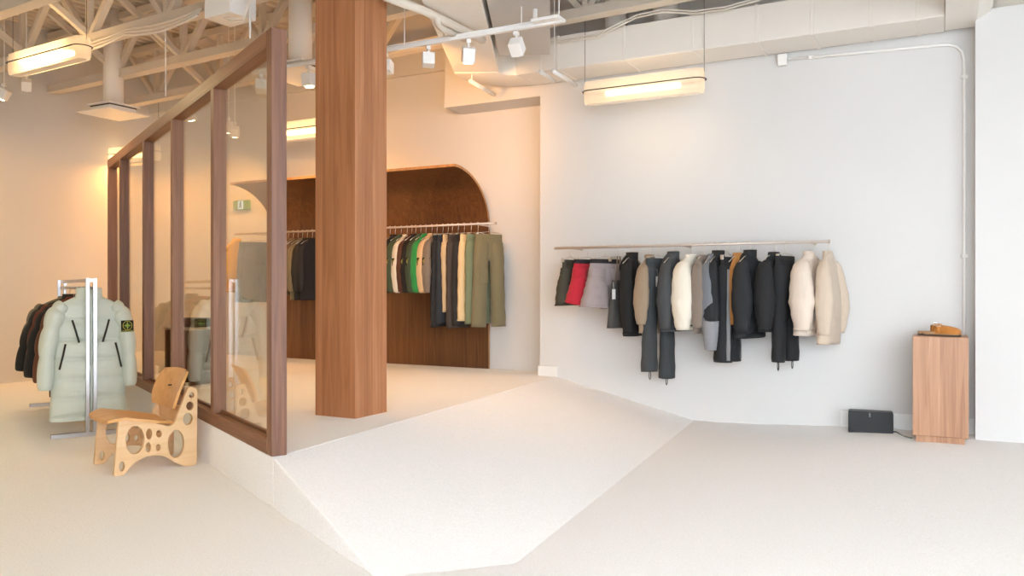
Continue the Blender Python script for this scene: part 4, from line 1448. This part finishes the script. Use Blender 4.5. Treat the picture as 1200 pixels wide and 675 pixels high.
def spot(px, n, z, aim, label, lit=True, on=True, size=.105, gk='spot_back', rod_=False):
    p = at_n(px, n, z)
    aim = Vector(aim) - (p + Vector((0, 0, -.11)))
    t = thing('track_spotlight', label, 'spotlight', p, math.atan2(aim.y, aim.x) - PI / 2, 'white track spotlights')
    el = math.atan2(aim.z, math.hypot(aim.x, aim.y))
    b = MB(); b.box((0, 0, -.03), (.035, .05, .03)); b.cyl((0, 0, -.03), (0, 0, -.1), .009, 8); b.build('stem', M_WHITE, t)
    if rod_:
        b = MB(); b.cyl((0, 0, -.02), (0, 0, 4.74 - z), .006, 8); b.build('drop_rod', M_WHITE, t)
    h = bpy.data.objects.new('lamp_head', None)
    b = MB(); b.box((0, .015, 0), (size, size * 1.15, size)); hd = b.build('lamp_head', M_WHITE, t, bevel=.008)
    bpy.data.objects.remove(h)
    hd.location = (0, 0, -.125); hd.rotation_euler = (el, 0, 0)
    b = MB(); b.cyl((0, size * .6 + .012, 0), (0, size * .6 + .022, 0), size * .38, 18); b.build('bulb', M_BULB if lit else M_WHITE, hd)
    if on:
        li = bpy.data.lights.new(gk, 'SPOT'); li.energy = SPOT[gk][0]; li.color = SPOT[gk][1]; li.spot_size = R(100); li.spot_blend = 1.0; li.shadow_soft_size = .04
        lo = bpy.data.objects.new('spot_light', li); COL.objects.link(lo); lo.parent = t
        d = Vector((0, math.cos(el), math.sin(el)))
        lo.location = Vector((0, 0, -.125)) + d * (size * .6 + .05)
        lo.rotation_euler = (PI / 2 + el, 0, 0)
zt_ = Z_TR - .012
spot(452, N_TR, zt_, at_n(540, N_BACK, 2.9), 'lit white spotlight hanging at the right edge of the column')
spot(502, N_TR, zt_, at_n(478, N_BACK, 2.9), 'white spotlight with shaded lens, second right of the column')
spot(549, N_TR, zt_, at_z(525, 452, Z_UP), 'brightly lit white spotlight in front of the duct elbow', gk='spot_floor')
spot(605, N_TR, zt_, at_n(700, N_MAIN, 1.3), 'unlit white spotlight hanging near the right end of the track', False, False)
spot(362, N_TR, zt_, at_z(385, 455, Z_UP), 'lit white spotlight at the left edge of the column', gk='spot_floor')
spot(306, N_TR, zt_, at_n(330, N_BACK, 2.2), 'lit white spotlight seen just left of the partition end post', True, True)
def spot_at(px, py, n, aim, label, lit=True, on=True, gk='spot_back'):
    p = at_n(px, n); z = CAMZ + (CY - py) * p.y / F
    spot(px, n, z + .125, aim, label, lit, on, gk=gk, rod_=True)
spot_at(5, 109, 5.7, W(S_LEFT, 5.2, 1.8), 'lit white spotlight at the left photo edge', gk='spot_left')
spot_at(31, 98, 5.7, W(S_LEFT, 6.6, 1.6), 'white spotlight aimed away, right of the one at the left photo edge', False, gk='spot_left')
spot_at(268, 148, 7.6, at_n(240, N_BACK, 1.5), 'tiny lit spotlight seen high through the last glass pane')
spot_at(275, 153, 7.6, at_n(290, N_BACK, 1.5), 'tiny lit spotlight just below the other one seen through the last pane', True, False)

# slim hanging tubes before the duct
def slim(px0, py0, px1, py1, z, wirepx, label):
    a = at_z(px0, py0, z); c = at_z(px1, py1, z)
    t = thing('hanging_tube', label, 'tube', a, 0, 'slim white tubes hanging before the duct')
    d = c - a
    b = MB(); b.tube([(0, 0, 0), d], .022, 12); b.build('tube', M_WHITE, t, smooth=True)
    b = MB(); b.cyl(d * .06, d * .06 + Vector((0, 0, 4.7 - z)), .005, 8); b.build('rod', M_WHITE, t)
slim(551, 95, 579, 111, 3.42, 553, 'slim white tube hanging on a rod by the duct elbow')
slim(633, 84, 650, 95, 3.42, 632, 'thin white tube hanging left of the larger one before the duct')
slim(648, 83, 675, 100, 3.36, 651, 'largest slim white tube hanging on a rod before the duct middle')

# ------------------------------------------------------------------ pendant lamps added out of the frame to light the left floor
for s_, n_ in ((-8.2, 1.2), (-5.6, 0.6)):
    pendant(W(s_, n_, ZP + .3), W(s_ + 1.05, n_, ZP + .3), 'tube pendant lamp added out of view to light the left floor')

# ------------------------------------------------------------------ daylight
w = bpy.data.worlds.new('daylight')
SC.world = w
w.use_nodes = True
nt = w.node_tree
bg = nt.nodes['Background']
bg.inputs['Color'].default_value = (.90, 1.0, 1.11, 1)
DAY = 6.7
tcw = N(nt, 'ShaderNodeTexCoord'); sxw = N(nt, 'ShaderNodeSeparateXYZ')
nt.links.new(tcw.outputs['Generated'], sxw.inputs[0])
crw = N(nt, 'ShaderNodeMapRange'); crw.inputs['From Min'].default_value = -.3; crw.inputs['From Max'].default_value = .5
crw.inputs['To Min'].default_value = .55; crw.inputs['To Max'].default_value = 2.6
nt.links.new(sxw.outputs['Z'], crw.inputs['Value'])
day = N(nt, 'ShaderNodeMath', operation='MULTIPLY'); day.inputs[1].default_value = DAY
nt.links.new(crw.outputs['Result'], day.inputs[0]); nt.links.new(day.outputs[0], bg.inputs['Strength'])
def portal(s0, s1, n0, n1, z0, z1, along):
    li = bpy.data.lights.new('portal', 'AREA'); li.shape = 'RECTANGLE'
    li.size = (s1 - s0) if along == 's' else (n1 - n0); li.size_y = z1 - z0
    li.cycles.is_portal = True
    o = bpy.data.objects.new('window_portal', li); COL.objects.link(o)
    o.location = W((s0 + s1) / 2, (n0 + n1) / 2, (z0 + z1) / 2)
    if along == 's':
        o.rotation_euler = (R(90), 0, ROT1 + PI)     # faces +n
    else:
        o.rotation_euler = (R(90), 0, ROT1 + PI / 2 + PI)  # faces -s
portal(-1.2, S_RIGHT, -3.1, -3.1, -.1, 4.3, 's')
portal(S_RIGHT, S_RIGHT, -3.1, 2.2, -.1, 4.3, 'n')

# ------------------------------------------------------------------ camera
cam = bpy.data.cameras.new('camera')
cam.sensor_width = 36
cam.lens = F / 1200 * 36
co = bpy.data.objects.new('camera', cam)
COL.objects.link(co)
co.location = (0, 0, CAMZ)
co.rotation_euler = (PI / 2, 0, 0)
SC.camera = co
vs = SC.view_settings
vs.view_transform = 'Standard'
vs.look = 'None'
vs.gamma = 1
vs.use_curve_mapping = False
vs.exposure = 0.0
SC.cycles.use_denoising = True
SC.cycles.max_bounces = 10
SC.cycles.diffuse_bounces = 6
SC.cycles.transparent_max_bounces = 24
SC.cycles.sample_clamp_indirect = 6
